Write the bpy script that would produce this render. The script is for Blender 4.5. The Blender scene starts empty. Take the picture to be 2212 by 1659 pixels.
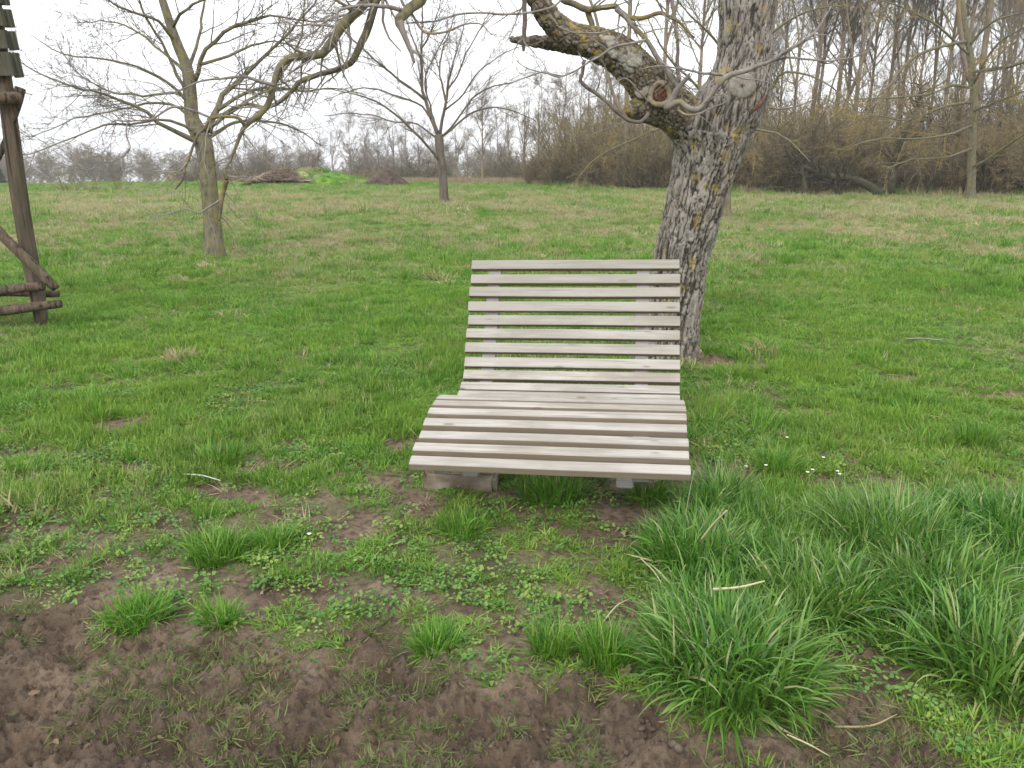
import bpy, math, random
import numpy as np
from mathutils import Vector, Matrix

SC = bpy.context.scene
COL = SC.collection
R = math.radians

# ------------------------------------------------------------------ camera
H = 1.55
PITCH = 15.5
FPX, CX, CY = 1730.0, 1106.0, 829.5       # lens in units of a 2212 px wide frame
cam_data = bpy.data.cameras.new('camera')
cam_data.sensor_width = 36.0
cam_data.lens = 36.0 * FPX / 2212.0
cam_data.clip_start = 0.05
cam_data.clip_end = 2000
cam = bpy.data.objects.new('camera', cam_data)
cam.location = (0, 0, H)
cam.rotation_euler = (R(90 - PITCH), 0, 0)
COL.objects.link(cam)
SC.camera = cam

# ------------------------------------------------------------------ world, sun, exposure
SC.view_settings.view_transform = 'Standard'
SC.view_settings.look = 'None'
SC.view_settings.gamma = 1
SC.view_settings.exposure = 1.0
SUN_EL, SUN_ROT = 42, 200
world = bpy.data.worlds.new('World')
SC.world = world
world.use_nodes = True
wn = world.node_tree
wn.nodes.clear()
def WN(t, **k):
    n = wn.nodes.new(t)
    for a, b in k.items(): setattr(n, a, b)
    return n
sky = WN('ShaderNodeTexSky', sky_type='NISHITA')
sky.sun_disc = False
sky.sun_elevation = R(SUN_EL); sky.sun_rotation = R(SUN_ROT)
sky.air_density = 1.0; sky.dust_density = 4.0
tc = WN('ShaderNodeTexCoord')
cn = WN('ShaderNodeTexNoise'); cn.inputs['Scale'].default_value = 1.6; cn.inputs['Detail'].default_value = 5
cr = WN('ShaderNodeValToRGB')
cr.color_ramp.elements[0].position = 0.3; cr.color_ramp.elements[0].color = (9.2, 9.5, 9.9, 1)
cr.color_ramp.elements[1].position = 0.75; cr.color_ramp.elements[1].color = (11.6, 11.6, 11.5, 1)
mx = WN('ShaderNodeMix', data_type='RGBA'); mx.inputs[0].default_value = 0.93
bg = WN('ShaderNodeBackground'); bg.inputs['Strength'].default_value = 0.085
wo = WN('ShaderNodeOutputWorld')
L = wn.links.new
L(tc.outputs['Generated'], cn.inputs['Vector']); L(cn.outputs['Fac'], cr.inputs[0])
L(sky.outputs[0], mx.inputs[6]); L(cr.outputs[0], mx.inputs[7])
L(mx.outputs[2], bg.inputs['Color']); L(bg.outputs[0], wo.inputs[0])
sl = bpy.data.lights.new('sun', 'SUN')
sl.energy = 0.9; sl.angle = R(25); sl.color = (1.0, 0.97, 0.92)
so = bpy.data.objects.new('sun', sl)
so.rotation_euler = (R(90 - SUN_EL), 0, R(180 - SUN_ROT))
COL.objects.link(so)
SC.cycles.max_bounces = 6
SC.cycles.diffuse_bounces = 3
SC.cycles.transmission_bounces = 4
SC.cycles.glossy_bounces = 2

# ------------------------------------------------------------------ pixel -> world helpers (frame 2212 x 1659)
P_ = R(PITCH)
cR = np.array([1, 0, 0.]); cF = np.array([0, math.cos(P_), -math.sin(P_)]); cU = np.array([0, math.sin(P_), math.cos(P_)])
cC = np.array([0, 0, H])
def ray(px, py): return cF + (px - CX) / FPX * cR - (py - CY) / FPX * cU
def G(px, py, z=0.0):
    d = ray(px, py); t = (z - H) / d[2]; return cC + t * d
def AY(px, py, Y):
    d = ray(px, py); return cC + d * (Y / d[1])
def px2m(p): return float((np.asarray(p) - cC) @ cF) / FPX    # metres per frame pixel at a point

# ------------------------------------------------------------------ noise
def _h(ix, iy, iz, s=0):
    h = (ix.astype(np.int64) * 374761393 + iy.astype(np.int64) * 668265263 + iz.astype(np.int64) * 2147483647 + s * 974634777) & 0xffffffff
    h = ((h ^ (h >> 13)) * 1274126177) & 0xffffffff
    h = ((h ^ (h >> 16)) * 2246822519) & 0xffffffff
    return ((h ^ (h >> 15)) & 0xffffff) / float(0xffffff)
def vnoise(p, s=0):
    i = np.floor(p); f = p - i; f = f * f * (3 - 2 * f); i = i.astype(np.int64)
    r = 0
    for a in (0, 1):
        for b in (0, 1):
            for c in (0, 1):
                w = (f[:, 0] if a else 1 - f[:, 0]) * (f[:, 1] if b else 1 - f[:, 1]) * (f[:, 2] if c else 1 - f[:, 2])
                r = r + w * _h(i[:, 0] + a, i[:, 1] + b, i[:, 2] + c, s)
    return r
def fbm(p, o=4, s=0):
    r = 0; a = .5; t = 0
    for k in range(o):
        r = r + a * vnoise(p * (2 ** k) + 17.3 * k, s + k); t += a; a *= .5
    return r / t
def n2(x, y, sc, o=4, s=0): return fbm(np.stack([x * sc, y * sc, np.zeros_like(x) + .37], 1), o, s)
def voro(p, s=0):
    i = np.floor(p); f1 = np.full(len(p), 9.); f2 = np.full(len(p), 9.); cid = np.zeros(len(p))
    for a in (-1, 0, 1):
        for b in (-1, 0, 1):
            for c in (-1, 0, 1):
                q = (i + np.array([a, b, c])).astype(np.int64)
                o = np.stack([_h(q[:, 0], q[:, 1], q[:, 2], s + k) for k in (1, 2, 3)], 1)
                d = np.linalg.norm(q + o - p, axis=1)
                m = d < f1
                f2 = np.where(m, f1, np.minimum(f2, d)); cid = np.where(m, _h(q[:, 0], q[:, 1], q[:, 2], s + 9), cid); f1 = np.where(m, d, f1)
    return f1, f2, cid
def sst(a, b, x):
    t = np.clip((x - a) / (b - a), 0, 1); return t * t * (3 - 2 * t)

# ------------------------------------------------------------------ object helpers
def mesh_np(name, V, F, smooth=True, mat=None, attrs=None):
    """V (n,3), F list of int arrays (m,k)"""
    me = bpy.data.meshes.new(name)
    F = [f for f in F if len(f)]
    me.vertices.add(len(V)); me.vertices.foreach_set('co', np.ascontiguousarray(V, dtype=np.float32).ravel())
    nl = sum(f.size for f in F); npoly = sum(len(f) for f in F)
    me.loops.add(nl); me.loops.foreach_set('vertex_index', np.concatenate([f.ravel() for f in F]).astype(np.int32))
    tot = np.concatenate([np.full(len(f), f.shape[1]) for f in F]).astype(np.int32)
    st = np.concatenate([[0], np.cumsum(tot)[:-1]]).astype(np.int32)
    me.polygons.add(npoly); me.polygons.foreach_set('loop_start', st); me.polygons.foreach_set('loop_total', tot)
    me.polygons.foreach_set('use_smooth', np.full(npoly, smooth))
    me.update(calc_edges=True)
    for k, v in (attrs or {}).items():
        a = me.attributes.new(k, 'FLOAT', 'POINT'); a.data.foreach_set('value', np.asarray(v, dtype=np.float32))
    if mat: me.materials.append(mat)
    return me
def link(name, me, parent=None, loc=None):
    o = bpy.data.objects.new(name, me); COL.objects.link(o)
    if parent: o.parent = parent
    if loc is not None: o.location = loc
    return o
def tag(o, label=None, cat=None, group=None, kind=None):
    for k, v in (('label', label), ('category', cat), ('group', group), ('kind', kind)):
        if v: o[k] = v
    return o
def thing(name, label, cat, loc=(0, 0, 0), group=None, rz=0):
    o = bpy.data.objects.new(name, None); COL.objects.link(o); o.location = loc; o.rotation_euler = (0, 0, rz)
    o.empty_display_size = .1
    return tag(o, label, cat, group)
def dup(root, loc, rz, sc, label=None, group=None):
    r = root.copy(); COL.objects.link(r); r.location = loc; r.rotation_euler = (0, 0, rz); r.scale = sc
    if label: r['label'] = label
    if group: r['group'] = group
    for ch in list(root.children):
        c = ch.copy(); COL.objects.link(c); c.parent = r
        for g in list(ch.children):
            d = g.copy(); COL.objects.link(d); d.parent = c
    return r

def tubes(P, Rr, sides=3, cap=False):
    """P (n,K,3), Rr (n,K) -> V, [quads(,caps)]"""
    n, K, _ = P.shape
    T = np.gradient(P, axis=1); T /= np.linalg.norm(T, axis=2, keepdims=True) + 1e-9
    m = P[:, -1] - P[:, 0]; m /= np.linalg.norm(m, axis=1, keepdims=True) + 1e-9
    ref = np.where(np.abs(m[:, 2:3]) > .8, np.array([[1., .1, 0]]), np.array([[.05, .02, 1.]]))
    ref = np.repeat(ref[:, None, :], K, 1)
    u = ref - (ref * T).sum(2, keepdims=True) * T; u /= np.linalg.norm(u, axis=2, keepdims=True) + 1e-9
    v = np.cross(T, u)
    a = np.arange(sides) / sides * 2 * np.pi
    V = P[:, :, None, :] + Rr[:, :, None, None] * (np.cos(a)[None, None, :, None] * u[:, :, None, :] + np.sin(a)[None, None, :, None] * v[:, :, None, :])
    idx = np.arange(n * K * sides).reshape(n, K, sides)
    q = np.stack([idx[:, :-1, :], np.roll(idx, -1, 2)[:, :-1, :], np.roll(idx, -1, 2)[:, 1:, :], idx[:, 1:, :]], -1).reshape(-1, 4)
    F = [q]
    if cap: F += [idx[:, 0, ::-1].reshape(-1, sides), idx[:, -1, :].reshape(-1, sides)]
    return V.reshape(-1, 3), F
def join(parts):
    V = []; F = []; o = 0
    for v, f in parts:
        V.append(v); F += [g + o for g in f]; o += len(v)
    return np.concatenate(V), F
def resample(pts, rad, K):
    """smooth Catmull-Rom resample of a polyline to K points"""
    p = np.asarray(pts, float); r = np.asarray(rad, float)
    n = len(p)
    q = np.vstack([2 * p[0] - p[1], p, 2 * p[-1] - p[-2]])
    seg = np.linalg.norm(np.diff(p, axis=0), axis=1); cum = np.concatenate([[0], np.cumsum(seg)])
    s = np.linspace(0, cum[-1], K); i = np.clip(np.searchsorted(cum, s, side='right') - 1, 0, n - 2)
    t = ((s - cum[i]) / (seg[i] + 1e-9))[:, None]
    a, b, c, d = q[i], q[i + 1], q[i + 2], q[i + 3]
    out = .5 * ((2 * b) + (-a + c) * t + (2 * a - 5 * b + 4 * c - d) * t * t + (-a + 3 * b - 3 * c + d) * t ** 3)
    return out, np.interp(s, cum, r)

# ------------------------------------------------------------------ material helpers
class M:
    def __init__(s, name):
        s.m = bpy.data.materials.new(name); s.m.use_nodes = True; s.t = s.m.node_tree; s.t.nodes.clear()
        s.out = s.n('ShaderNodeOutputMaterial')
    def n(s, t, **k):
        x = s.t.nodes.new(t)
        for a, b in k.items(): setattr(x, a, b)
        return x
    def l(s, a, b): s.t.links.new(a, b)
    def pos(s): return s.n('ShaderNodeNewGeometry').outputs['Position']
    def obj(s): return s.n('ShaderNodeTexCoord').outputs['Object']
    def map(s, v, scale=(1, 1, 1), rot=(0, 0, 0), loc=(0, 0, 0)):
        x = s.n('ShaderNodeMapping'); x.inputs['Scale'].default_value = scale; x.inputs['Rotation'].default_value = rot; x.inputs['Location'].default_value = loc
        s.l(v, x.inputs[0]); return x.outputs[0]
    def noise(s, v, scale, detail=4, rough=.55, dist=0):
        x = s.n('ShaderNodeTexNoise'); x.inputs['Scale'].default_value = scale; x.inputs['Detail'].default_value = detail
        x.inputs['Roughness'].default_value = rough; x.inputs['Distortion'].default_value = dist
        s.l(v, x.inputs['Vector']); return x.outputs['Fac']
    def ramp(s, f, stops):
        x = s.n('ShaderNodeValToRGB'); e = x.color_ramp.elements
        while len(e) < len(stops): e.new(.5)
        for i, (p, c) in enumerate(stops):
            e[i].position = p; e[i].color = (c, c, c, 1) if not hasattr(c, '__len__') else (*c, 1)
        s.l(f, x.inputs[0]); return x.outputs[0]
    def mix(s, f, a, b, mode='MIX'):
        x = s.n('ShaderNodeMix', data_type='RGBA', blend_type=mode)
        for i, v in ((0, f), (6, a), (7, b)):
            if hasattr(v, 'links'): s.l(v, x.inputs[i])
            elif i == 0: x.inputs[0].default_value = v
            else: x.inputs[i].default_value = (*v, 1)
        return x.outputs[2]
    def math(s, op, a, b=0, clamp=False):
        x = s.n('ShaderNodeMath', operation=op, use_clamp=clamp)
        for i, v in ((0, a), (1, b)):
            if hasattr(v, 'links'): s.l(v, x.inputs[i])
            else: x.inputs[i].default_value = v
        return x.outputs[0]
    def attr(s, name): return s.n('ShaderNodeAttribute', attribute_name=name).outputs['Fac']
    def rnd(s): return s.n('ShaderNodeObjectInfo').outputs['Random']
    def bump(s, h, strength=.5, dist=.01):
        x = s.n('ShaderNodeBump'); x.inputs['Strength'].default_value = strength; x.inputs['Distance'].default_value = dist
        s.l(h, x.inputs['Height']); return x.outputs[0]
    def pbr(s, col, rough=.8, normal=None, spec=.3, transl=0, metal=0):
        x = s.n('ShaderNodeBsdfPrincipled')
        if hasattr(col, 'links'): s.l(col, x.inputs['Base Color'])
        else: x.inputs['Base Color'].default_value = (*col, 1)
        if hasattr(rough, 'links'): s.l(rough, x.inputs['Roughness'])
        else: x.inputs['Roughness'].default_value = rough
        x.inputs['Specular IOR Level'].default_value = spec
        x.inputs['Metallic'].default_value = metal
        if normal is not None: s.l(normal, x.inputs['Normal'])
        o = x.outputs[0]
        if transl:
            t = s.n('ShaderNodeBsdfTranslucent')
            if hasattr(col, 'links'): s.l(col, t.inputs[0])
            else: t.inputs[0].default_value = (*col, 1)
            mm = s.n('ShaderNodeMixShader'); mm.inputs[0].default_value = transl
            s.l(o, mm.inputs[1]); s.l(t.outputs[0], mm.inputs[2]); o = mm.outputs[0]
        s.l(o, s.out.inputs[0]); return s.m

def field_colour(m, rnd=None):
    """colour of living and dry grass as a function of the place in the field"""
    p = m.pos()
    sep = m.n('ShaderNodeSeparateXYZ'); m.l(p, sep.inputs[0]); y = sep.outputs[1]
    a = m.noise(p, .55, 3); b = m.noise(p, 2.6, 4); c = m.noise(p, 11, 3)
    g = m.ramp(b, [(.30, (.062, .195, .020)), (.5, (.118, .300, .028)), (.68, (.205, .400, .044))])
    yel = m.ramp(a, [(.42, 0), (.62, 1)])
    big = m.noise(m.map(p, (1, .7, 1), (0, 0, .5), (9, 4, 0)), .9, 5, .6)
    g = m.mix(m.ramp(big, [(.52, 0), (.68, .6)]), g, (.045, .150, .022))
    g = m.mix(m.ramp(m.noise(m.map(p, (1, 1, 1), (0, 0, 0), (3, 31, 0)), 1.7, 5, .65), [(.60, 0), (.72, .6)]), g, (.28, .27, .11))
    g = m.mix(m.math('MULTIPLY', yel, .45), g, (.27, .39, .05))
    if rnd is not None:
        g = m.mix(m.ramp(rnd, [(0, .5), (1, 0)]), g, (.048, .140, .018))
        g = m.mix(m.ramp(m.attr('tone'), [(.4, 0), (.8, .5), (.95, .85)]), g, (.30, .41, .075))
    dy = m.n('ShaderNodeMapRange', interpolation_type='SMOOTHSTEP'); m.l(y, dy.inputs[0]); dy.inputs[1].default_value = 7.5; dy.inputs[2].default_value = 19
    dz = m.n('ShaderNodeMapRange', interpolation_type='SMOOTHSTEP'); m.l(y, dz.inputs[0]); dz.inputs[1].default_value = 36; dz.inputs[2].default_value = 50
    dz.inputs[3].default_value = 1; dz.inputs[4].default_value = .45
    band = m.math('MULTIPLY', dy.outputs[0], dz.outputs[0])
    pn = m.noise(m.map(p, (1, .55, 1)), .42, 6, .62)
    dry = m.math('ADD', m.math('MULTIPLY', band, .25), m.math('MULTIPLY', pn, 1.15))
    if rnd is not None: dry = m.math('ADD', dry, m.math('MULTIPLY', m.math('SUBTRACT', rnd, .5), .30))
    else: dry = m.math('ADD', dry, m.math('MULTIPLY', m.math('SUBTRACT', c, .5), .3))
    df = m.ramp(dry, [(.66, 0), (.90, 1)])
    return m.mix(m.math('MULTIPLY', df, .85), g, m.mix(m.ramp(c, [(.4, 0), (.6, 1)]), (.50, .44, .28), (.38, .31, .18)))

# terrain
m = M('field_soil_and_turf')
p = m.pos()
n1 = m.noise(p, 3, 6); nn2 = m.noise(p, 30, 5, .65)
soil = m.ramp(n1, [(.3, (.15, .104, .070)), (.55, (.265, .192, .132)), (.75, (.38, .29, .21))])
soil = m.mix(m.ramp(nn2, [(.38, .75), (.55, 0)]), soil, (.070, .048, .033))
soil = m.mix(m.math('MULTIPLY', m.attr('wet'), .6), soil, (.105, .074, .052))
turf = field_colour(m)
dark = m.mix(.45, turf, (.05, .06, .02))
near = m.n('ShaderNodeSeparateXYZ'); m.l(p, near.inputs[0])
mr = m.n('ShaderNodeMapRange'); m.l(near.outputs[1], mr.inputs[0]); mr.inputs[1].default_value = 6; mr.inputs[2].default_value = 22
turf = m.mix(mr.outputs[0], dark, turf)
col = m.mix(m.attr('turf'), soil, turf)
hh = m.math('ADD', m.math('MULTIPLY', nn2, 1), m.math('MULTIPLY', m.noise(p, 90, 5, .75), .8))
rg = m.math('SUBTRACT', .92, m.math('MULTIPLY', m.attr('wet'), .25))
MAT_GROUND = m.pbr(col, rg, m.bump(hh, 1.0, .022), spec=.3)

m = M('grass_blade'); r = m.rnd()
MAT_GRASS = m.pbr(field_colour(m, r), .55, spec=.3, transl=.3)
m = M('long_grass_blade'); r = m.attr('tone')
g = m.ramp(r, [(0, (.030, .110, .012)), (.45, (.075, .225, .024)), (.78, (.165, .340, .045)), (.92, (.27, .40, .11)), (.965, (.42, .42, .20)), (1, (.58, .52, .32))])
g = m.mix(m.math('MULTIPLY', m.ramp(m.noise(m.pos(), 2.2, 2), [(.4, 0), (.65, 1)]), .45), g, (.20, .33, .06))
MAT_LONG = m.pbr(g, .38, spec=.55, transl=.3)
m = M('dark_tuft_blade'); r = m.attr('tone')
MAT_TUFT = m.pbr(m.ramp(r, [(0, (.048, .160, .014)), (.5, (.105, .265, .022)), (.85, (.20, .37, .04)), (1, (.32, .40, .13))]), .5, spec=.35, transl=.3)
m = M('trampled_blade'); MAT_TRAMP = m.pbr(m.ramp(m.rnd(), [(0, (.085, .13, .035)), (.6, (.15, .20, .06)), (1, (.22, .20, .09))]), .6, spec=.25, transl=.2)
m = M('dry_straw'); MAT_STRAW = m.pbr(m.ramp(m.rnd(), [(0, (.50, .42, .25)), (1, (.30, .22, .12))]), .6, spec=.3, transl=.15)
m = M('clover_leaf'); MAT_CLOVER = m.pbr(m.ramp(m.rnd(), [(0, (.075, .19, .032)), (.6, (.14, .27, .055)), (1, (.25, .34, .07))]), .55, spec=.4, transl=.2)
m = M('dead_leaf'); MAT_LEAF = m.pbr(m.ramp(m.rnd(), [(0, (.12, .075, .05)), (.5, (.23, .15, .095)), (1, (.34, .27, .19))]), .7, spec=.2, transl=.1)
m = M('mud_clod'); MAT_CLOD = m.pbr(m.ramp(m.noise(m.pos(), 25, 4), [(.3, (.055, .04, .03)), (.7, (.15, .11, .085))]), .8, m.bump(m.noise(m.pos(), 120, 3), .5, .005), spec=.3)
m = M('petal_white'); MAT_PETAL = m.pbr((.85, .85, .83), .5)
m = M('petal_yellow'); MAT_YEL = m.pbr((.75, .5, .04), .5)

# weathered wood (grain along the object's X)
def wood(name, pale, brown, offs, warm=.35):
    m = M(name); oc = m.obj()
    add = m.n('ShaderNodeVectorMath', operation='ADD'); m.l(oc, add.inputs[0])
    oi = m.n('ShaderNodeObjectInfo'); cmb = m.n('ShaderNodeCombineXYZ')
    for i, k in enumerate((37, 19, 53)): m.l(m.math('MULTIPLY', oi.outputs['Random'], k), cmb.inputs[i])
    m.l(cmb.outputs[0], add.inputs[1]); v = add.outputs[0]
    gr = m.noise(m.map(v, (1.2, 55, 55)), 1.0, 6, .6, 1.2)
    fine = m.noise(m.map(v, (3, 260, 260)), 1.0, 3, .6)
    bl = m.noise(m.map(v, (1.6, 6, 6)), 1.0, 4)
    c = m.ramp(gr, [(.34, tuple(x * .55 for x in pale)), (.47, pale), (.75, tuple(min(.9, x * 1.12) for x in pale))])
    c = m.mix(m.ramp(m.noise(m.map(v, (2.5, 9, 30)), 1.0, 4, .6), [(.40, .55), (.56, 0)]), c, (.235, .215, .175))
    c = m.mix(m.ramp(fine, [(.35, .35), (.55, 0)]), c, tuple(x * .42 for x in pale))
    c = m.mix(m.math('MULTIPLY', m.ramp(bl, [(.42, 0), (.7, 1)]), warm), c, brown)
    # knots
    vo = m.n('ShaderNodeTexVoronoi'); vo.inputs['Scale'].default_value = 1.0; m.l(m.map(v, (3.6, 14, 14)), vo.inputs['Vector'])
    kn = m.ramp(vo.outputs['Distance'], [(.07, 1), (.13, 0)])
    c = m.mix(m.math('MULTIPLY', kn, .75), c, (.13, .10, .075))
    # tone per slat, edges browner (unbleached faces carry attribute 'side')
    c = m.mix(m.math('MULTIPLY', oi.outputs['Random'], .30), c, tuple(x * .72 for x in pale))
    c = m.mix(m.math('MULTIPLY', m.attr('back_tone'), .55), c, (.25, .235, .195))
    c = m.mix(m.math('MULTIPLY', m.attr('side'), .8), c, brown)
    h = m.math('ADD', m.math('MULTIPLY', gr, .7), m.math('MULTIPLY', fine, .5))
    return m.pbr(c, .75, m.bump(h, .35, .003), spec=.25)
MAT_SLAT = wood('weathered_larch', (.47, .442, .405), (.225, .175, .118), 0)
MAT_RAIL = wood('rail_wood', (.36, .345, .345), (.27, .24, .21), 3, .2)
def logwood(name, a, b):
    m = M(name); oc = m.obj()
    g = m.noise(m.map(oc, (18, 18, 2.0)), 1.5, 6, .65, .5); bl = m.noise(oc, 3.5, 4)
    c = m.ramp(g, [(.3, tuple(x * .5 for x in a)), (.5, a), (.75, b)])
    c = m.mix(m.ramp(bl, [(.42, 0), (.62, .7)]), c, (.085, .085, .055))
    crk = m.ramp(m.noise(m.map(oc, (30, 30, 1.1)), 1.2, 3, .5), [(.36, 1), (.42, 0)])
    c = m.mix(m.math('MULTIPLY', crk, .8), c, (.03, .024, .018))
    return m.pbr(c, .92, m.bump(m.math('SUBTRACT', g, crk), .8, .012), spec=.12)
MAT_LOG = logwood('log_brown', (.115, .085, .062), (.215, .165, .125))
MAT_BOARD = logwood('old_board', (.10, .10, .08), (.20, .19, .155))
m = M('concrete_footing'); q = m.noise(m.pos(), 14, 5); MAT_CONC = m.pbr(m.mix(m.ramp(m.noise(m.pos(), 5, 4), [(.42, 0), (.62, .85)]), m.ramp(q, [(.3, (.22, .18, .135)), (.7, (.37, .33, .27))]), (.15, .105, .07)), .9, m.bump(m.noise(m.pos(), 60, 4), .6, .006))

def bark(name, a, b, lich=(.26, .215, .06), lf=.3, ls=5, sc=22, zs=.25, lp=.55):
    m = M(name); p = m.pos()
    g = m.noise(m.map(p, (1, 1, zs)), sc, 5, .65)
    c = m.ramp(g, [(.32, a), (.62, b)])
    l = m.noise(p, ls, 5, .65)
    c = m.mix(m.math('MULTIPLY', m.ramp(l, [(lp, 0), (lp + .12, 1)]), lf), c, lich)
    return m.pbr(c, .85, m.bump(g, .5, .012), spec=.15)
MAT_BK_ORCH = bark('orchard_bark', (.080, .072, .045), (.195, .175, .13), (.22, .20, .075), .65, 9, 22, lp=.48)
MAT_BK_MID = bark('young_bark', (.075, .062, .050), (.16, .135, .11), (.20, .17, .06), .4, 4, 10)
MAT_TWIG = bark('twig_bark', (.105, .088, .078), (.20, .17, .15), (.24, .20, .06), .45, 4)
MAT_TWIG_G = bark('grey_twig_bark', (.15, .135, .12), (.30, .27, .25), (.30, .24, .06), .6, 6)
MAT_FOREST = bark('forest_bark', (.13, .102, .076), (.28, .225, .17), (.30, .20, .07), .6, .35, 5)
MAT_FTWIG = bark('forest_twig', (.16, .135, .115), (.27, .23, .20), (.28, .205, .07), .7, .25, 1.5)
MAT_SHRUB = bark('shrub_twig', (.095, .078, .048), (.34, .265, .15), (.33, .24, .07), .8, .5, 2.2)
MAT_DARKLOG = bark('dark_mossy_bark', (.03, .027, .02), (.085, .075, .05), (.08, .085, .035), .5, 2, 8)
MAT_SHRUBD = bark('shrub_twig_dark', (.075, .066, .045), (.16, .135, .09), (.16, .14, .05), .5, .8, 4)
MAT_LICH = bark('lichen_branch', (.065, .058, .045), (.17, .15, .115), (.25, .19, .055), .8, 9, lp=.47)
MAT_LICHT = bark('lichen_twig', (.10, .088, .065), (.21, .18, .12), (.32, .24, .07), .8, 1.3, lp=.45)
MAT_CONIF = bark('conifer', (.03, .045, .03), (.07, .09, .06), lf=0)
m = M('brush_heap'); q = m.noise(m.pos(), 1.4, 4); MAT_BRUSH = m.pbr(m.ramp(q, [(.3, (.12, .085, .065)), (.55, (.24, .185, .135)), (.75, (.36, .31, .18))]), .85)
m = M('dung_heap'); MAT_HEAP = m.pbr(m.ramp(m.noise(m.pos(), 3, 5), [(.35, (.030, .022, .018)), (.65, (.115, .082, .062))]), .9, m.bump(m.noise(m.pos(), 8, 4), 1, .1))
m = M('reddish_weeds'); MAT_WEED = m.pbr(m.ramp(m.rnd(), [(0, (.30, .21, .15)), (1, (.36, .29, .20))]), .9)
# big tree bark
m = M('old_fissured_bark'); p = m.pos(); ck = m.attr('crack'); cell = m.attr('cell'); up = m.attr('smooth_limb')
g = m.noise(m.map(p, (1, 1, .22)), 26, 6, .7)
c = m.ramp(g, [(.34, (.085, .074, .060)), (.49, (.205, .185, .158)), (.66, (.37, .34, .30))])
c = m.mix(m.math('MULTIPLY', cell, .35), c, (.37, .345, .31))
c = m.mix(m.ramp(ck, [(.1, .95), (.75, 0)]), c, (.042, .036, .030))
flake = m.noise(p, 30, 5, .7)
c = m.mix(m.math('MULTIPLY', up, m.ramp(flake, [(.45, 0), (.53, .8)])), c, (.095, .070, .05))
ly = m.noise(p, 7.5, 6, .68)
c = m.mix(m.math('MULTIPLY', m.ramp(ly, [(.57, 0), (.63, 1)]), m.math('ADD', .55, m.math('MULTIPLY', up, .4))), c, (.36, .27, .075))
c = m.mix(m.math('MULTIPLY', up, m.ramp(m.noise(p, 5.5, 4), [(.60, 0), (.66, .7)])), c, (.48, .47, .42))
sepn = m.n('ShaderNodeSeparateXYZ'); m.l(m.n('ShaderNodeNewGeometry').outputs['True Normal'], sepn.inputs[0])
mo = m.math('MULTIPLY', m.math('MULTIPLY', m.ramp(sepn.outputs[2], [(.35, 0), (.7, 1)]), up), m.ramp(m.noise(p, 12, 4), [(.4, .3), (.6, 1)]))
c = m.mix(mo, c, (.22, .18, .035))
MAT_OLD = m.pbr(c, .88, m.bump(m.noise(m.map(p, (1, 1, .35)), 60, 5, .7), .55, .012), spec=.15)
m = M('cut_wood'); p = m.obj(); MAT_CUT = m.pbr(m.ramp(m.noise(p, 30, 4), [(.3, (.17, .155, .13)), (.7, (.31, .285, .25))]), .85, m.bump(m.noise(p, 60, 3), .4, .005))
m = M('callus_rim'); MAT_RIM = m.pbr(m.ramp(m.noise(m.pos(), 40, 4), [(.3, (.17, .14, .09)), (.7, (.36, .31, .23))]), .85, m.bump(m.noise(m.pos(), 80, 3), .5, .005))
m = M('rotten_heartwood'); MAT_ROT = m.pbr(m.ramp(m.noise(m.pos(), 60, 4), [(.3, (.05, .025, .015)), (.7, (.20, .10, .06))]), .95)
m = M('red_wound'); MAT_RED = m.pbr(m.ramp(m.noise(m.pos(), 50, 4), [(.3, (.12, .055, .04)), (.7, (.20, .10, .07))]), .8)

# ------------------------------------------------------------------ ground shape
def poly_world(pts): return np.array([G(a, b)[:2] for a, b in pts])
MUD = poly_world([(-900, 1250), (-300, 1270), (0, 1290), (180, 1300), (300, 1345), (420, 1350), (560, 1362), (680, 1410), (780, 1385), (880, 1400), (960, 1450), (1060, 1475), (1130, 1462),
                  (1210, 1440), (1330, 1462), (1430, 1510), (1500, 1555), (1640, 1580), (1760, 1520), (1850, 1480), (1930, 1530), (2000, 1590), (2090, 1680), (2300, 1760), (2700, 1900)])
_o = np.argsort(MUD[:, 0]); MUD = MUD[_o]
PATCH = [  # bare soil patches: centre px, half-axes px, slant
    (500, 1062, 95, 22, -.1), (610, 1120, 60, 20, -.3), (750, 1150, 75, 42, .3), (395, 1135, 60, 20, -.2), (330, 1235, 120, 30, -.2), (560, 1275, 100, 32, 0),
    (700, 1285, 60, 30, 0), (1315, 1160, 85, 24, 0), (1175, 1140, 40, 16, 0), (1120, 1365, 65, 32, 0), (880, 960, 50, 16, 0), (1585, 1022, 70, 22, 0), (860, 1040, 55, 18, 0), (1330, 1290, 70, 28, 0), (1260, 1330, 60, 25, 0),
    (260, 1010, 80, 14, -.3), (540, 1010, 55, 12, 0), (1540, 780, 50, 14, 0), (860, 1260, 40, 22, 0), (1390, 1370, 50, 30, 0), (900, 1090, 60, 24, -.3), (1000, 1320, 40, 18, 0), (30, 975, 60, 12, 0),
    (1900, 1440, 70, 50, 0), (640, 1010, 50, 12, 0), (120, 1150, 50, 14, -.2), (1075, 895, 0, 0, 0), (1700, 1130, 40, 10, 0)]
PW = []
for a, b, ra, rb, s in PATCH:
    if ra == 0: continue
    c0 = G(a, b); ex = G(a + ra, b)[0] - c0[0]; ey = G(a, b - rb)[1] - c0[1]
    PW.append((c0[0], c0[1], ex, ey, s))
def mud_mask(x, y):
    w = (n2(x, y, 2.2, 4, 5) - .5) * .45 + (n2(x, y, 9, 4, 8) - .5) * .40
    e = np.interp(x, MUD[:, 0], MUD[:, 1])
    m = sst(-.10, .12, e - y + w)
    return m * sst(-2, 0, y)
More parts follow.
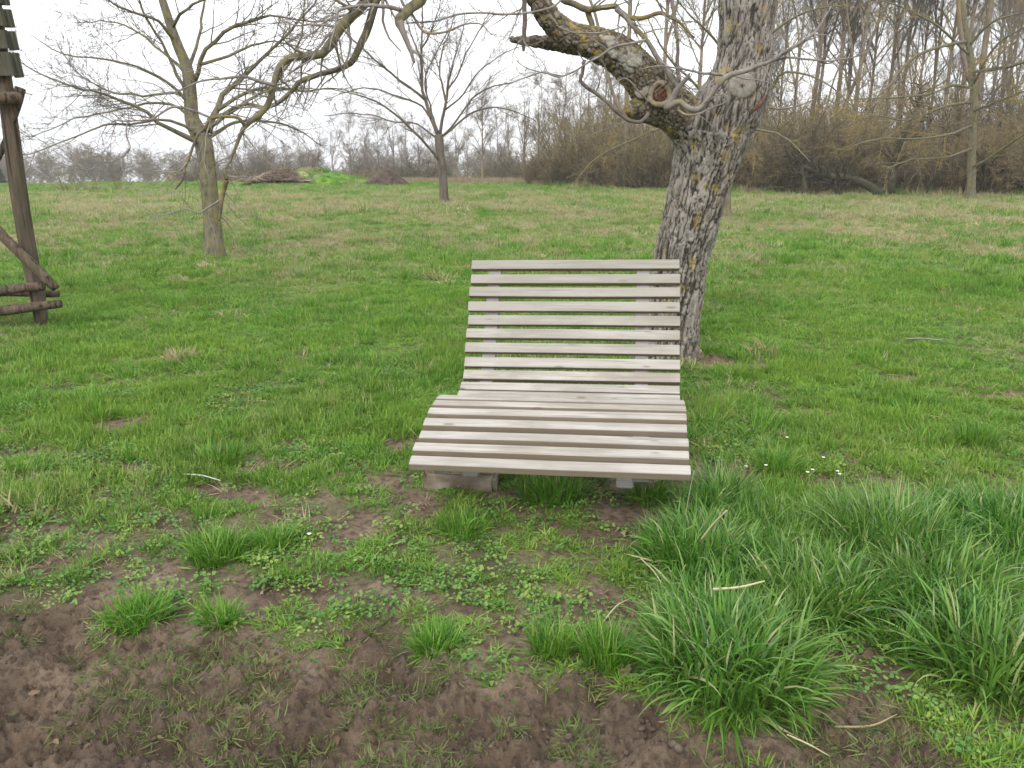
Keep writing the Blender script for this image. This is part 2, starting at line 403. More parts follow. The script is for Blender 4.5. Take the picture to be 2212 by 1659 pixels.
def patch_mask(x, y):
    m = np.zeros_like(x)
    wx = (n2(x, y, 6, 3, 11) - .5) * .9; wy = (n2(x, y, 6, 3, 12) - .5) * .9
    for cx, cy, ex, ey, s in PW:
        dx = (x - cx) / ex; dy = (y - cy - s * (x - cx)) / ey
        d = np.sqrt((dx + wx * 1.1) ** 2 + (dy + wy * 1.1) ** 2)
        m = np.maximum(m, 1 - sst(.75, 1.25, d))
    q = n2(x, y, 1.7, 5, 31)
    m = np.maximum(m, sst(.62, .70, q) * (1 - sst(4, 8, y)) * .9)
    m = np.maximum(m, sst(.54, .66, n2(x, y, 4.5, 5, 33)) * (1 - sst(3.0, 4.8, y)) * .85)
    return m
CREST = 60.0
def height(x, y, detail=True):
    z = (n2(x, y, .35, 3, 1) - .5) * .10 * sst(3, 12, np.hypot(x, y)) + (n2(x, y, 1.6, 3, 2) - .5) * .035
    z = z + np.where(y > CREST, -(y - CREST) * .036 * sst(CREST - 1, CREST + 12, y), 0)
    c = G(715, 396); z = z + .85 * np.exp(-((x - c[0]) / 2.6) ** 2 - ((y - c[1] + 6) / 2.2) ** 2) + .3 * np.exp(-((x - c[0] - 2) / 4.5) ** 2 - ((y - c[1] + 6) / 3) ** 2)
    b = np.exp(-((x - .3) / .9) ** 2 - ((y - 3.9) / .9) ** 2)
    z = z * (1 - .8 * b)
    if detail:
        n = y < 7
        xx, yy = x[n], y[n]
        mm = mud_mask(xx, yy); pm = patch_mask(xx, yy)
        d = n2(xx, yy, 7, 4, 21); e = 1 - np.abs(n2(xx + d * .08, yy, 16, 4, 22) * 2 - 1); f = n2(xx, yy, 45, 3, 23)
        g = n2(xx * .35, yy, 5.5, 3, 24)
        h2 = n2(xx, yy, 22, 4, 26); h3 = n2(xx, yy, 60, 3, 27); zz = mm * (-.035 + .15 * (d - .5) + .055 * (e - .6) + .05 * np.abs(h2 - .5) * 2 + .035 * (f - .5) + .02 * (h3 - .5) + .17 * (g - .5)) + pm * (1 - mm) * (-.012 + .02 * (d - .5) + .008 * (f - .5))
        z = z.copy(); z[n] += zz
    return z
def hz(x, y): return float(height(np.array([float(x)]), np.array([float(y)]))[0])

# polar sheet: fine where the view looks, coarse elsewhere
th = np.concatenate([np.linspace(-180, -46, 30)[:-1], np.linspace(-46, 46, 560), np.linspace(46, 180, 30)[1:-1]])
rr = np.concatenate([[.02, .5, 1.0], np.linspace(1.3, 5, 330), np.geomspace(5.03, 14, 150)[:], np.geomspace(14.3, 90, 90), np.geomspace(93, 900, 30)])
TH, RR = np.meshgrid(np.radians(th), rr)
gx = (RR * np.sin(TH)).ravel(); gy = (RR * np.cos(TH)).ravel()
gz = height(gx, gy)
nt, nr = len(th), len(rr)
idx = np.arange(nt * nr).reshape(nr, nt)
i0 = idx[:-1]; i1 = idx[1:]
quads = np.stack([i0, i1, np.roll(i1, -1, 1), np.roll(i0, -1, 1)], -1).reshape(-1, 4)[:, ::-1]
soilm = np.zeros_like(gx); mudm = np.zeros_like(gx)
nn = gy < 14
mudm[nn] = mud_mask(gx[nn], gy[nn]); soilm[nn] = np.maximum(mudm[nn], patch_mask(gx[nn], gy[nn]))
me = mesh_np('ground', np.stack([gx, gy, gz], 1), [quads], True, MAT_GROUND,
             {'turf': np.clip(1 - soilm - .8 * (1 - sst(4, 10, gy)), 0, 1), 'wet': mudm * sst(.35, .65, n2(gx, gy, 3, 3, 41)) * .8})
link('ground', me)['kind'] = 'structure'

# ------------------------------------------------------------------ blades
rng = np.random.default_rng(7)
def blades(bx, by, bz, az, ln, lean, curl, w, K=5, rs=rng):
    """ribbons: lean = start angle from vertical, curl = added angle over length"""
    n = len(bx); t = np.linspace(0, 1, K)
    ang = lean[:, None] + curl[:, None] * t[None, :] ** 1.3
    seg = ln[:, None] / (K - 1)
    dh = np.sin(ang) * seg; dv = np.cos(ang) * seg
    hx = np.concatenate([np.zeros((n, 1)), np.cumsum(dh[:, :-1], 1)], 1); vz = np.concatenate([np.zeros((n, 1)), np.cumsum(dv[:, :-1], 1)], 1)
    tw = rs.normal(0, .25, n)[:, None] * t[None, :]
    px = bx[:, None] + hx * np.cos(az[:, None] + tw); py = by[:, None] + hx * np.sin(az[:, None] + tw); pz = bz[:, None] + np.maximum(vz, -.0 + .004)
    wd = w[:, None] * (1 - t[None, :] ** 2.2) * (.65 + .5 * np.sin(np.pi * t[None, :])) + .0002
    sx = -np.sin(az)[:, None] * wd * .5; sy = np.cos(az)[:, None] * wd * .5
    tl = rs.normal(0, .5, n)[:, None] * wd * .5
    V = np.stack([np.stack([px - sx, py - sy, pz - tl], -1), np.stack([px + sx, py + sy, pz + tl], -1)], 2)
    V = V.reshape(-1, 3); idx = np.arange(n * K * 2).reshape(n, K, 2)
    q = np.stack([idx[:, :-1, 0], idx[:, :-1, 1], idx[:, 1:, 1], idx[:, 1:, 0]], -1).reshape(-1, 4)
    blades.tone = np.repeat(rs.uniform(0, 1, n) ** 1.0, K * 2)
    return V, [q]
def tuft_mesh(name, n, rad, hmin, hmax, w, mat, K=4, lean=.5, curl=.8, seed=0):
    rs = np.random.default_rng(seed)
    a = rs.uniform(0, 6.28, n); r = rad * np.sqrt(rs.uniform(0, 1, n))
    bx, by = r * np.cos(a), r * np.sin(a)
    V, F = blades(bx, by, np.full(n, -.004), a + rs.normal(0, .8, n), rs.uniform(hmin, hmax, n), np.abs(rs.normal(0, lean, n)) * (.4 + r / rad), rs.uniform(.1, curl, n), w * rs.uniform(.7, 1.3, n), K, rs)
    return mesh_np(name, V, F, True, mat, {'tone': blades.tone})

def scatter(name, pts, rot, scl, idx, meshes, label=None, cat=None):
    """one countless cover: real leaves or blades placed on given ground points"""
    cc = bpy.data.collections.new(name + '_kinds')
    for i, me in enumerate(meshes):
        o = bpy.data.objects.new('%s_kind_%02d' % (name, i), me); cc.objects.link(o)
    me = bpy.data.meshes.new(name); me.vertices.add(len(pts)); me.vertices.foreach_set('co', np.asarray(pts, np.float32).ravel())
    a = me.attributes.new('rot', 'FLOAT_VECTOR', 'POINT'); a.data.foreach_set('vector', np.asarray(rot, np.float32).ravel())
    a = me.attributes.new('scl', 'FLOAT_VECTOR', 'POINT'); a.data.foreach_set('vector', np.asarray(scl, np.float32).ravel())
    a = me.attributes.new('idx', 'INT', 'POINT'); a.data.foreach_set('value', np.asarray(idx, np.int32))
    o = link(name, me)
    g = bpy.data.node_groups.new(name, 'GeometryNodeTree')
    g.interface.new_socket('Geometry', in_out='INPUT', socket_type='NodeSocketGeometry'); g.interface.new_socket('Geometry', in_out='OUTPUT', socket_type='NodeSocketGeometry')
    gi = g.nodes.new('NodeGroupInput'); go = g.nodes.new('NodeGroupOutput')
    ip = g.nodes.new('GeometryNodeInstanceOnPoints'); ci = g.nodes.new('GeometryNodeCollectionInfo')
    ci.inputs['Collection'].default_value = cc; ci.inputs['Separate Children'].default_value = True; ci.inputs['Reset Children'].default_value = True
    def na(n, t):
        x = g.nodes.new('GeometryNodeInputNamedAttribute'); x.data_type = t; x.inputs[0].default_value = n; return x.outputs[0]
    g.links.new(gi.outputs[0], ip.inputs['Points']); g.links.new(ci.outputs[0], ip.inputs['Instance'])
    ip.inputs['Pick Instance'].default_value = True
    g.links.new(na('idx', 'INT'), ip.inputs['Instance Index'])
    er = g.nodes.new('FunctionNodeEulerToRotation'); g.links.new(na('rot', 'FLOAT_VECTOR'), er.inputs[0]); g.links.new(er.outputs[0], ip.inputs['Rotation'])
    g.links.new(na('scl', 'FLOAT_VECTOR'), ip.inputs['Scale'])
    g.links.new(ip.outputs[0], go.inputs[0])
    md = o.modifiers.new('cover', 'NODES'); md.node_group = g
    o['kind'] = 'stuff'
    return o

def polar_pts(n, r0, r1, half=40, s=0):
    rs = np.random.default_rng(s)
    a = np.radians(rs.uniform(-half, half, n)); r = np.sqrt(rs.uniform(r0 * r0, r1 * r1, n))
    return r * np.sin(a), r * np.cos(a), rs
def mk_rot(n, rs, tilt=.12): return np.stack([rs.normal(0, tilt, n), rs.normal(0, tilt, n), rs.uniform(0, 6.283, n)], 1)

lawn = [tuft_mesh('lawn_tuft', 22, .04, .025, .070, .0042, MAT_GRASS, 4, .85, 1.5, 100 + i) for i in range(6)]
mids = [tuft_mesh('meadow_tuft', 30, .08, .04, .12, .008, MAT_GRASS, 4, .6, 1.2, 200 + i) for i in range(5)]
fars = [tuft_mesh('far_tuft', 34, .22, .06, .20, .022, MAT_GRASS, 3, .6, 1.2, 300 + i) for i in range(5)]
def lawn_points(n, r0, r1, seed, half=40):
    x, y, rs = polar_pts(n, r0, r1, half, seed)
    s = np.maximum(mud_mask(x, y), patch_mask(x, y)) if r0 < 14 else np.zeros_like(x)
    thin = .55 + .9 * n2(x, y, 3.2, 4, 77) - .9 * (1 - sst(3, 5.5, np.hypot(x, y))) * sst(.42, .62, n2(x, y, 4.5, 4, 78))
    keep = rs.uniform(0, 1, n) < (1 - s) ** 1.6 * np.clip(thin, 0, 1)
    return x[keep], y[keep], rs
X = []; Y = []; S = []; I = []; ROT = []
for (n, r0, r1, sd, base, k0, cnt) in ((30000, 1.6, 6.2, 1, 1.0, 0, 6), (52000, 6.0, 13, 2, 1.15, 0, 6), (52000, 11, 30, 3, 1.0, 6, 5), (42000, 24, 68, 4, 1.0, 11, 5)):
    x, y, rs = lawn_points(n, r0, r1, sd)
    near_ = sst(2.6, 5.2, np.hypot(x, y)); hgt = (.55 + .45 * near_) * (.12 + 2.6 * n2(x, y, 2.2, 4, 55) ** 2) * (.45 + 1.1 * n2(x, y, 7, 3, 56))
    s = base * rs.uniform(.65, 1.25, len(x)); X.append(x); Y.append(y)
    S.append(np.stack([s, s, s * np.clip(hgt, .3, 2.0)], 1)); I.append(k0 + rs.integers(0, cnt, len(x))); ROT.append(mk_rot(len(x), rs, .18))
X = np.concatenate(X); Y = np.concatenate(Y); Z = height(X, Y)
scatter('meadow_grass', np.stack([X, Y, Z], 1), np.concatenate(ROT), np.concatenate(S), np.concatenate(I), lawn + mids + fars)

# loose clumps standing out of the lawn, green and dead
cm = [tuft_mesh('lawn_clump', 70, .09, .06, .16, .0045, MAT_TUFT, 5, .6, 1.3, 350 + i) for i in range(4)] + [tuft_mesh('lawn_clump', 60, .12, .05, .12, .006, MAT_STRAW, 4, 1.0, 1.0, 360 + i) for i in range(2)]
x, y, rs = polar_pts(4200, 2.4, 26, 38, 19)
cl_ = n2(x, y, 1.1, 4, 57); keep = (rs.uniform(0, 1, len(x)) < sst(.42, .62, cl_) * .9) & (mud_mask(x, y) < .2) & (patch_mask(x, y) < .5) & ~((np.abs(x - .25) < .75) & (y < 4.9)); x, y = x[keep], y[keep]
s = rs.uniform(.6, 1.35, len(x)) * (1 + .35 * (y > 10)); dead = rs.uniform(0, 1, len(x)) < .10 + .35 * sst(8, 16, y) * (n2(x, y, .6, 3, 58) > .5)
scatter('lawn_clumps', np.stack([x, y, height(x, y)], 1), mk_rot(len(x), rs, .2), np.stack([s, s, s * .8], 1), np.where(dead, 4 + rs.integers(0, 2, len(x)), rs.integers(0, 4, len(x))), cm)

# sparse trampled grass bits in the mud
x, y, rs = polar_pts(15000, 1.6, 4.2, 42, 9)
mm = mud_mask(x, y); q = n2(x, y, 4.5, 3, 91)
keep = (mm > .4) & (q + .25 * (n2(x, y, 14, 2, 92) - .5) > .49 + .05 * sst(-.3, .6, x)); x, y = x[keep], y[keep]; z = height(x, y)
s = rs.uniform(.4, 1.05, len(x))
scatter('trampled_grass', np.stack([x, y, z], 1), mk_rot(len(x), rs, .5), np.stack([s, s, s * .7], 1), rs.integers(0, 6, len(x)), [tuft_mesh('trampled_tuft', 14, .035, .025, .065, .0036, MAT_TRAMP, 4, 1.0, 1.0, 150 + i) for i in range(6)])

# clover and ground ivy
def leaf_rosette(name, n, rad, lr, mat, seed, up=.016):
    rs = np.random.default_rng(seed); V = []; F = []
    k = 7; o = 0
    for i in range(n):
        a = rs.uniform(0, 6.28); r = rad * math.sqrt(rs.uniform(0, 1)); c = np.array([r * math.cos(a), r * math.sin(a), rs.uniform(.25, 1) * up])
        nrm = np.array([rs.normal(0, .35), rs.normal(0, .35), 1]); nrm /= np.linalg.norm(nrm)
        u = np.cross(nrm, [0, 1, 0]); u /= np.linalg.norm(u); v = np.cross(nrm, u); q = lr * rs.uniform(.6, 1.25)
        ang = np.arange(k) / k * 6.283
        ring = c + q * (np.cos(ang)[:, None] * u + np.sin(ang)[:, None] * v) * (1 + .16 * np.cos(3 * ang))[:, None] + nrm * q * .18
        V.append(np.vstack([c[None], ring])); j = np.arange(k)
        F.append(np.stack([np.zeros(k, int), 1 + j, 1 + (j + 1) % k], 1) + o); o += k + 1
    return mesh_np(name, np.vstack(V), [np.vstack(F)], True, mat)
clov = [leaf_rosette('clover', 20, .04, .0055, MAT_CLOVER, 400 + i) for i in range(4)]
x, y, rs = polar_pts(12000, 1.9, 6.0, 38, 12)
c1 = G(900, 1230); c2 = G(1150, 1330); c3 = G(120, 1200); c4 = G(620, 1200); c5 = G(1250, 1090); c6 = G(1620, 950)
dens = sst(.5, .62, n2(x, y, 2.6, 4, 61)) * .45
for c, r in ((c1, .42), (c2, .3), (c3, .6), (c4, .4), (c5, .4), (c6, .4)): dens = np.maximum(dens, .8 * np.exp(-((x - c[0]) ** 2 + (y - c[1]) ** 2) / r ** 2) * sst(.38, .52, n2(x, y, 6, 3, 62)))
keep = (rs.uniform(0, 1, len(x)) < dens) & (mud_mask(x, y) < .4); x, y = x[keep], y[keep]; s = rs.uniform(.7, 1.4, len(x))
scatter('clover_cover', np.stack([x, y, height(x, y) + .004], 1), mk_rot(len(x), rs, .1), np.stack([s, s, s * 1.3], 1), rs.integers(0, 4, len(x)), clov)

# litter: dead leaves, straw bits
def leaf_mesh(name, L_, W_, seed, mat):
    rs = np.random.default_rng(seed); k = 6; t = np.linspace(0, 1, k)
    w = W_ * np.sin(np.pi * t) ** .7 * (1 + .25 * rs.normal(0, 1, k)); zc = .18 * L_ * np.sin(t * 3 + rs.uniform(0, 3)) * rs.uniform(.5, 1.4)
    V = np.concatenate([np.stack([L_ * (t - .5), -w, zc + w * rs.uniform(.2, .8)], 1), np.stack([L_ * (t - .5), 0 * t, zc], 1), np.stack([L_ * (t - .5), w, zc + w * rs.uniform(.2, .8)], 1)])
    j = np.arange(k - 1); F = np.concatenate([np.stack([j, j + 1, j + k + 1, j + k], 1), np.stack([j + k, j + k + 1, j + 2 * k + 1, j + 2 * k], 1)])
    return mesh_np(name, V, [F], True, mat)
lv = [leaf_mesh('dead_leaf', .024, .006, i, MAT_LEAF) for i in range(5)]
x, y, rs = polar_pts(4200, 1.7, 9, 40, 14)
sm = np.maximum(patch_mask(x, y), mud_mask(x, y) * .55); keep = rs.uniform(0, 1, len(x)) < .10 + .55 * np.where(mud_mask(x, y) > .5, .12, sm); x, y = x[keep], y[keep]
s = rs.uniform(.5, 1.5, len(x))
scatter('fallen_leaves', np.stack([x, y, height(x, y) + .008], 1), mk_rot(len(x), rs, .3), np.stack([s, s, s], 1), rs.integers(0, 5, len(x)), lv)
st = [tuft_mesh('straw_wisp', 7, .03, .05, .12, .0028, MAT_STRAW, 4, 1.2, .6, 500 + i) for i in range(4)]
x, y, rs = polar_pts(9000, 1.7, 14, 40, 15)
d = n2(x, y, 1.4, 4, 71); keep = (rs.uniform(0, 1, len(x)) < np.where(y > 5, .55, .30) * sst(.46, .62, d) + .10 * patch_mask(x, y)) & (mud_mask(x, y) < .3); x, y = x[keep], y[keep]
s = rs.uniform(.5, 1.25, len(x))
scatter('dry_grass', np.stack([x, y, height(x, y) + .01], 1), mk_rot(len(x), rs, .25), np.stack([s, s, s * .8], 1), rs.integers(0, 4, len(x)), st)

# mud clods
def clod(name, seed):
    import bmesh
    bm = bmesh.new(); bmesh.ops.create_icosphere(bm, subdivisions=2, radius=.5)
    V = np.array([v.co[:] for v in bm.verts]); F = np.array([[v.index for v in f.verts] for f in bm.faces]); bm.free()
    V = V * (0.7 + .7 * fbm(V * 2.2 + seed * 7, 3, seed))[:, None]; V[:, 2] *= .6
    return mesh_np(name, V, [F], True, MAT_CLOD)
cl = [clod('mud_clod', i) for i in range(5)]
x, y, rs = polar_pts(9000, 1.6, 4.0, 42, 16)
mm = mud_mask(x, y); keep = (mm > .5) & (rs.uniform(0, 1, len(x)) < .25 + .9 * sst(.45, .65, n2(x, y, 3.5, 3, 81))); x, y = x[keep], y[keep]
s = rs.gamma(2.0, .004, len(x)) + .003; s = np.clip(s, .003, .028)
scatter('mud_crumbs', np.stack([x, y, height(x, y)], 1), mk_rot(len(x), rs, .5), np.stack([s, s, s], 1), rs.integers(0, 5, len(x)), cl)

# ------------------------------------------------------------------ grass tufts one can point at
def big_tuft(px, py, r, h, n, label, mat=MAT_LONG, w=.0075, lean=.75, curl=1.5, seed=0, wind=(0, 0), grp=None):
    c = G(px, py); loc = (c[0], c[1], hz(c[0], c[1]))
    rs = np.random.default_rng(900 + seed); n = int(n * 1.15) if mat is MAT_LONG else n; h = h * (.80 if mat is MAT_LONG else 1)
    a = rs.uniform(0, 6.283, n); q = r * .55 * np.sqrt(rs.uniform(0, 1, n)); bx = q * np.cos(a); by = q * np.sin(a)
    bz = height(bx + c[0], by + c[1]) - loc[2] - .004
    ox = np.cos(a) * (.3 + q / r) + rs.normal(0, .45, n) + wind[0]; oy = np.sin(a) * (.3 + q / r) + rs.normal(0, .45, n) + wind[1]
    V, F = blades(bx, by, bz, np.arctan2(oy, ox), h * rs.uniform(.5, 1.25, n), np.abs(rs.normal(.2, lean, n)).clip(0, 1.4), rs.uniform(.3, curl + .35, n), w * rs.uniform(.55, 1.6, n), 7, rs)
    o = link('grass_tuft', mesh_np('grass_tuft', V, F, True, mat, {'tone': blades.tone}), None, loc)
    return tag(o, label, 'grass tuft', grp or 'grass tufts around the bench')
big_tuft(1580, 1450, .40, .27, 1250, 'big arching dark green grass tuft at the mud edge, front right of the bench', seed=1)
big_tuft(2150, 1450, .34, .30, 950, 'big grass tuft with pale tips drooping over the mud in the lower right corner', seed=2)
big_tuft(1310, 1430, .13, .13, 420, 'small upright tuft of thin blades just left of the big arching tuft', MAT_TUFT, .0035, .35, .7, 3)
big_tuft(1195, 1405, .12, .10, 380, 'short dark tuft at the mud edge below the middle of the bench', MAT_TUFT, .0035, .5, .8, 4)
big_tuft(1520, 1210, .34, .24, 1100, 'dense bluish green tuft in front of the right front corner of the bench', seed=5)
big_tuft(1920, 1190, .38, .32, 1100, 'tallest upright grass tuft, right of the bench behind the others', MAT_LONG, .005, .4, 1.1, 6)
big_tuft(1760, 1300, .34, .25, 900, 'tuft with many straw coloured blades between the big arching tuft and the tallest one', seed=7)
big_tuft(2030, 1300, .38, .28, 1000, 'yellowish green spreading tuft between the tallest tuft and the lower right corner', seed=8)
big_tuft(2190, 1170, .40, .26, 900, 'tuft cut by the right edge of the picture behind the spreading tuft', seed=9)
big_tuft(1560, 1085, .22, .26, 420, 'tuft with long pale stems leaning on the right end of the front slat', MAT_LONG, .0045, .45, 1.3, 10)
big_tuft(1400, 1075, .18, .12, 320, 'low tuft by the right footing of the bench', MAT_TUFT, .004, .5, 1, 11)
big_tuft(1190, 1070, .26, .13, 650, 'shaded tuft under the middle of the front slat', MAT_TUFT, .004, .45, 1, 12)
big_tuft(300, 1335, .17, .11, 520, 'lone bright tuft in the mud at lower left', MAT_TUFT, .0038, .7, 1.1, 13)
big_tuft(470, 1205, .17, .12, 560, 'dark green round tuft left of centre, left one of a pair', MAT_TUFT, .0035, .5, .9, 14)
big_tuft(585, 1180, .13, .10, 380, 'smaller dark green tuft, right one of a pair left of the bench', MAT_TUFT, .0035, .5, .9, 15)
big_tuft(940, 1400, .12, .09, 380, 'light green tuft on the mud edge below the left part of the bench', MAT_TUFT, .0035, .6, 1, 16)
big_tuft(480, 1345, .11, .09, 260, 'small ragged tuft right of the lone bright tuft', MAT_TUFT, .0038, .7, 1, 17)
big_tuft(470, 1000, .22, .12, 420, 'rounded tuft behind the white stalk, left of the bench', MAT_TUFT, .004, .6, 1, 18)
big_tuft(1000, 1150, .2, .09, 420, 'low tuft in front of the left footing of the bench', MAT_TUFT, .0035, .6, 1, 19)
big_tuft(1680, 1010, .2, .12, 380, 'low tuft beside the daisies right of the bench', MAT_TUFT, .004, .6, 1, 20)
big_tuft(2110, 960, .16, .16, 380, 'bluish green round tuft near the right edge of the lawn', MAT_TUFT, .0035, .4, .6, 21)
big_tuft(530, 800, .16, .16, 120, 'few long pale green blades standing in the lawn left of the bench', MAT_TUFT, .006, .5, 1, 22)
big_tuft(390, 780, .2, .13, 160, 'clump of dead straw coloured stalks in the lawn left of the bench', MAT_STRAW, .006, .4, .8, 23)
# long grass filling between the tufts
lg = [tuft_mesh('long_tuft', 20, .05, .08, .19, .0065, MAT_LONG, 6, .6, 1.5, 600 + i) for i in range(5)]
c = [G(*q)[:2] for q in ((1430, 1110), (1560, 1095), (1750, 1130), (2300, 1090), (2500, 1450), (2080, 1480), (1900, 1340), (1800, 1360), (1500, 1530), (1390, 1350))]
c = np.array(c)
def inpoly(x, y, P):
    r = np.zeros(len(x), bool); j = len(P) - 1
    for i in range(len(P)):
        k = ((P[i, 1] > y) != (P[j, 1] > y)) & (x < (P[j, 0] - P[i, 0]) * (y - P[i, 1]) / (P[j, 1] - P[i, 1] + 1e-12) + P[i, 0]); r ^= k; j = i
    return r
x = rng.uniform(.3, 3.2, 5200); y = rng.uniform(1.9, 4.2, 5200)
k = inpoly(x + (n2(x, y, 4, 2, 3) - .5) * .3, y, c) & (mud_mask(x, y) < .5); x, y = x[k], y[k]; s = rng.uniform(.6, 1.15, len(x))
scatter('long_grass', np.stack([x, y, height(x, y)], 1), mk_rot(len(x), rng, .2), np.stack([s, s, s], 1), rng.integers(0, 5, len(x)), lg)

# dry stalks, white stalk, stick, leaves, daisies
def stalk(p0, p1, zr, rad, mat, label, name='dry_stalk', cat='stalk', z0=.02, z1=.02, grp=None, sag=.0):
    a = G(*p0, z0); b = G(*p1, z1); a[2] = hz(a[0], a[1]) + z0; b[2] = hz(b[0], b[1]) + z1
    m_ = (a + b) / 2 + np.array([0, sag, zr]); P, q = resample([a, m_, b], [rad, rad * .9, rad * .6], 9)
    loc = P[0].copy(); V, F = tubes((P - loc)[None], q[None], 6, True)
    return tag(link(name, mesh_np(name, V, F, True, mat), None, loc), label, cat, grp)
m = M('pale_stalk'); MAT_PSTALK = m.pbr((.52, .45, .28), .5, spec=.3)
m = M('white_stalk'); MAT_WSTALK = m.pbr((.62, .64, .60), .4, spec=.4)
sg = 'dry stalks lying in the grass'
stalk((1540, 1275), (1652, 1256), -.008, .0045, MAT_PSTALK, 'thick pale curved stalk lying on the tufts in front of the tallest tuft', z0=.18, z1=.20, grp=sg)
stalk((1380, 1200), (1450, 1290), .02, .0025, MAT_PSTALK, 'thin pale bent stalk left of the big arching tuft', z0=.06, z1=.05, grp=sg)
stalk((1300, 1345), (1362, 1290), .02, .0022, MAT_PSTALK, 'short thin stalk above the small upright tuft', z0=.02, z1=.05, grp=sg)
stalk((1510, 1165), (1570, 1100), .01, .004, MAT_PSTALK, 'straight straw stem leaning beside the right front corner of the bench', z0=.12, z1=.30, grp=sg)
stalk((1700, 1583), (1798, 1612), .004, .003, MAT_PSTALK, 'straight pale stalk lying alone on the mud', z0=.012, z1=.012, grp=sg)
stalk((1805, 1555), (1940, 1532), .006, .0035, MAT_STRAW, 'brownish bent stem lying in the soil gap at lower right', z0=.015, z1=.02, grp=sg, sag=-.03)
stalk((395, 1023), (476, 1032), .01, .0038, MAT_WSTALK, 'shiny whitish stalk lying in the lawn left of the bench', z0=.03, z1=.03, grp=sg)
stalk((1955, 733), (2035, 737), .01, .009, MAT_TWIG_G, 'grey broken stick lying in the lawn right of the tree', 'fallen_stick', 'stick', .03, .03)
stalk((1480, 1115), (1500, 1010), .02, .002, MAT_PSTALK, 'pale stem crossing the right end of the front slat', z0=.1, z1=.36, grp=sg)
def one_leaf(px, py, L_, label, seed, z=.02):
    c = G(px, py); o = link('dead_leaf', leaf_mesh('dead_leaf', L_, L_ * .33, seed, MAT_LEAF), None, (c[0], c[1], hz(c[0], c[1]) + z))
    o.rotation_euler = (.3, .2, seed * 1.3); tag(o, label, 'leaf', 'single dead leaves')
one_leaf(1352, 1458, .065, 'curled pale brown leaf on the mud below the small upright tuft', 3)
one_leaf(1875, 1425, .06, 'pinkish brown leaf in the soil gap right of the big arching tuft', 5)
one_leaf(1700, 815, .08, 'reddish brown leaf in the lawn right of the tree foot', 6)
one_leaf(1590, 865, .07, 'brown leaf in the lawn beside the backrest', 8)
def daisy(px, py, label, z=.08):
    c = G(px, py, z); zz = hz(c[0], c[1]); t = thing('daisy', label, 'flower', (c[0], c[1], zz), 'daisies in the lawn')
    V, F = tubes(np.array([[[0, 0, 0], [.002, 0, z * .5], [0, .001, z]]]), np.full((1, 3), .0008), 5); link('stem', mesh_np('stem', V, F, True, MAT_CLOVER), t)
    n = 12; V = []; Fq = []
    for i in range(n):
        a = i / n * 6.283; d = np.array([math.cos(a), math.sin(a), .12]); s = np.array([-math.sin(a), math.cos(a), 0]) * .0028
        b = np.array([0, 0, z]); V += [b + d * .002, b + d * .0065 - s, b + d * .009, b + d * .0065 + s]; Fq.append([4 * i, 4 * i + 1, 4 * i + 2, 4 * i + 3])
    link('petals', mesh_np('petals', np.array(V), [np.array(Fq)], False, MAT_PETAL), t)
    a = np.arange(8) / 8 * 6.283; V = np.vstack([[0, 0, z + .003], np.stack([.0035 * np.cos(a), .0035 * np.sin(a), np.full(8, z)], 1)]); j = np.arange(8)
    link('flower_centre', mesh_np('flower_centre', V, [np.stack([np.zeros(8, int), 1 + j, 1 + (j + 1) % 8], 1)], True, MAT_YEL), t)
for a in ((1612, 1000, 'daisy nearest the right front corner of the bench'), (1655, 1000, 'daisy standing alone, second from the bench'), (1745, 1016, 'lower left daisy of the close pair right of the bench'),
          (1756, 1010, 'upper right daisy of the close pair right of the bench'), (1779, 987, 'farthest daisy, behind the close pair'), (1810, 1014, 'left daisy of the two farthest from the bench'), (1814, 1020, 'right daisy of the two farthest from the bench'),
          (1700, 945, 'tiny daisy farther back in the lawn'), (668, 1152, 'single white daisy in the bare soil left of the bench')): daisy(*a)

# ------------------------------------------------------------------ bench
BR = np.array([0.98777183, -0.15424758, 0.02268261]); BD = np.array([0.15428727, 0.98802603, 0.]); BU = np.cross(BR, BD)
LEFT0 = np.array([-0.236, 4.725, 0.989]) - (4.632 * BD + 1.01 * BU)       # left end plane origin
BW = 1.2
prof = [(3.170, .319), (3.250, .354), (3.3475, .378), (3.437, .410), (3.5195, .4375), (3.611, .450), (3.690, .454), (3.768, .440), (3.842, .405), (3.915, .372), (3.99, .347), (4.066, .338), (4.140, .347),
        (4.206, .3715), (4.268, .421), (4.3105, .483), (4.356, .556), (4.4015, .6285), (4.450, .697), (4.4815, .7705), (4.526, .846), (4.5755, .9145), (4.6275, .9905)]
bench_loc = LEFT0 + 3.9 * BD + BR * (BW / 2); bench_loc[2] = 0
bench = thing('wavy_bench', 'weathered grey slatted lounger bench with wavy seat and high back by the old tree', 'bench', bench_loc)
def bp(s, u, v): return LEFT0 + BR * s + BD * u + BU * v
prof = np.array(prof)
tan = np.gradient(prof, axis=0); tan /= np.linalg.norm(tan, axis=1, keepdims=True)
sw, stk = .0575, .038
import bmesh
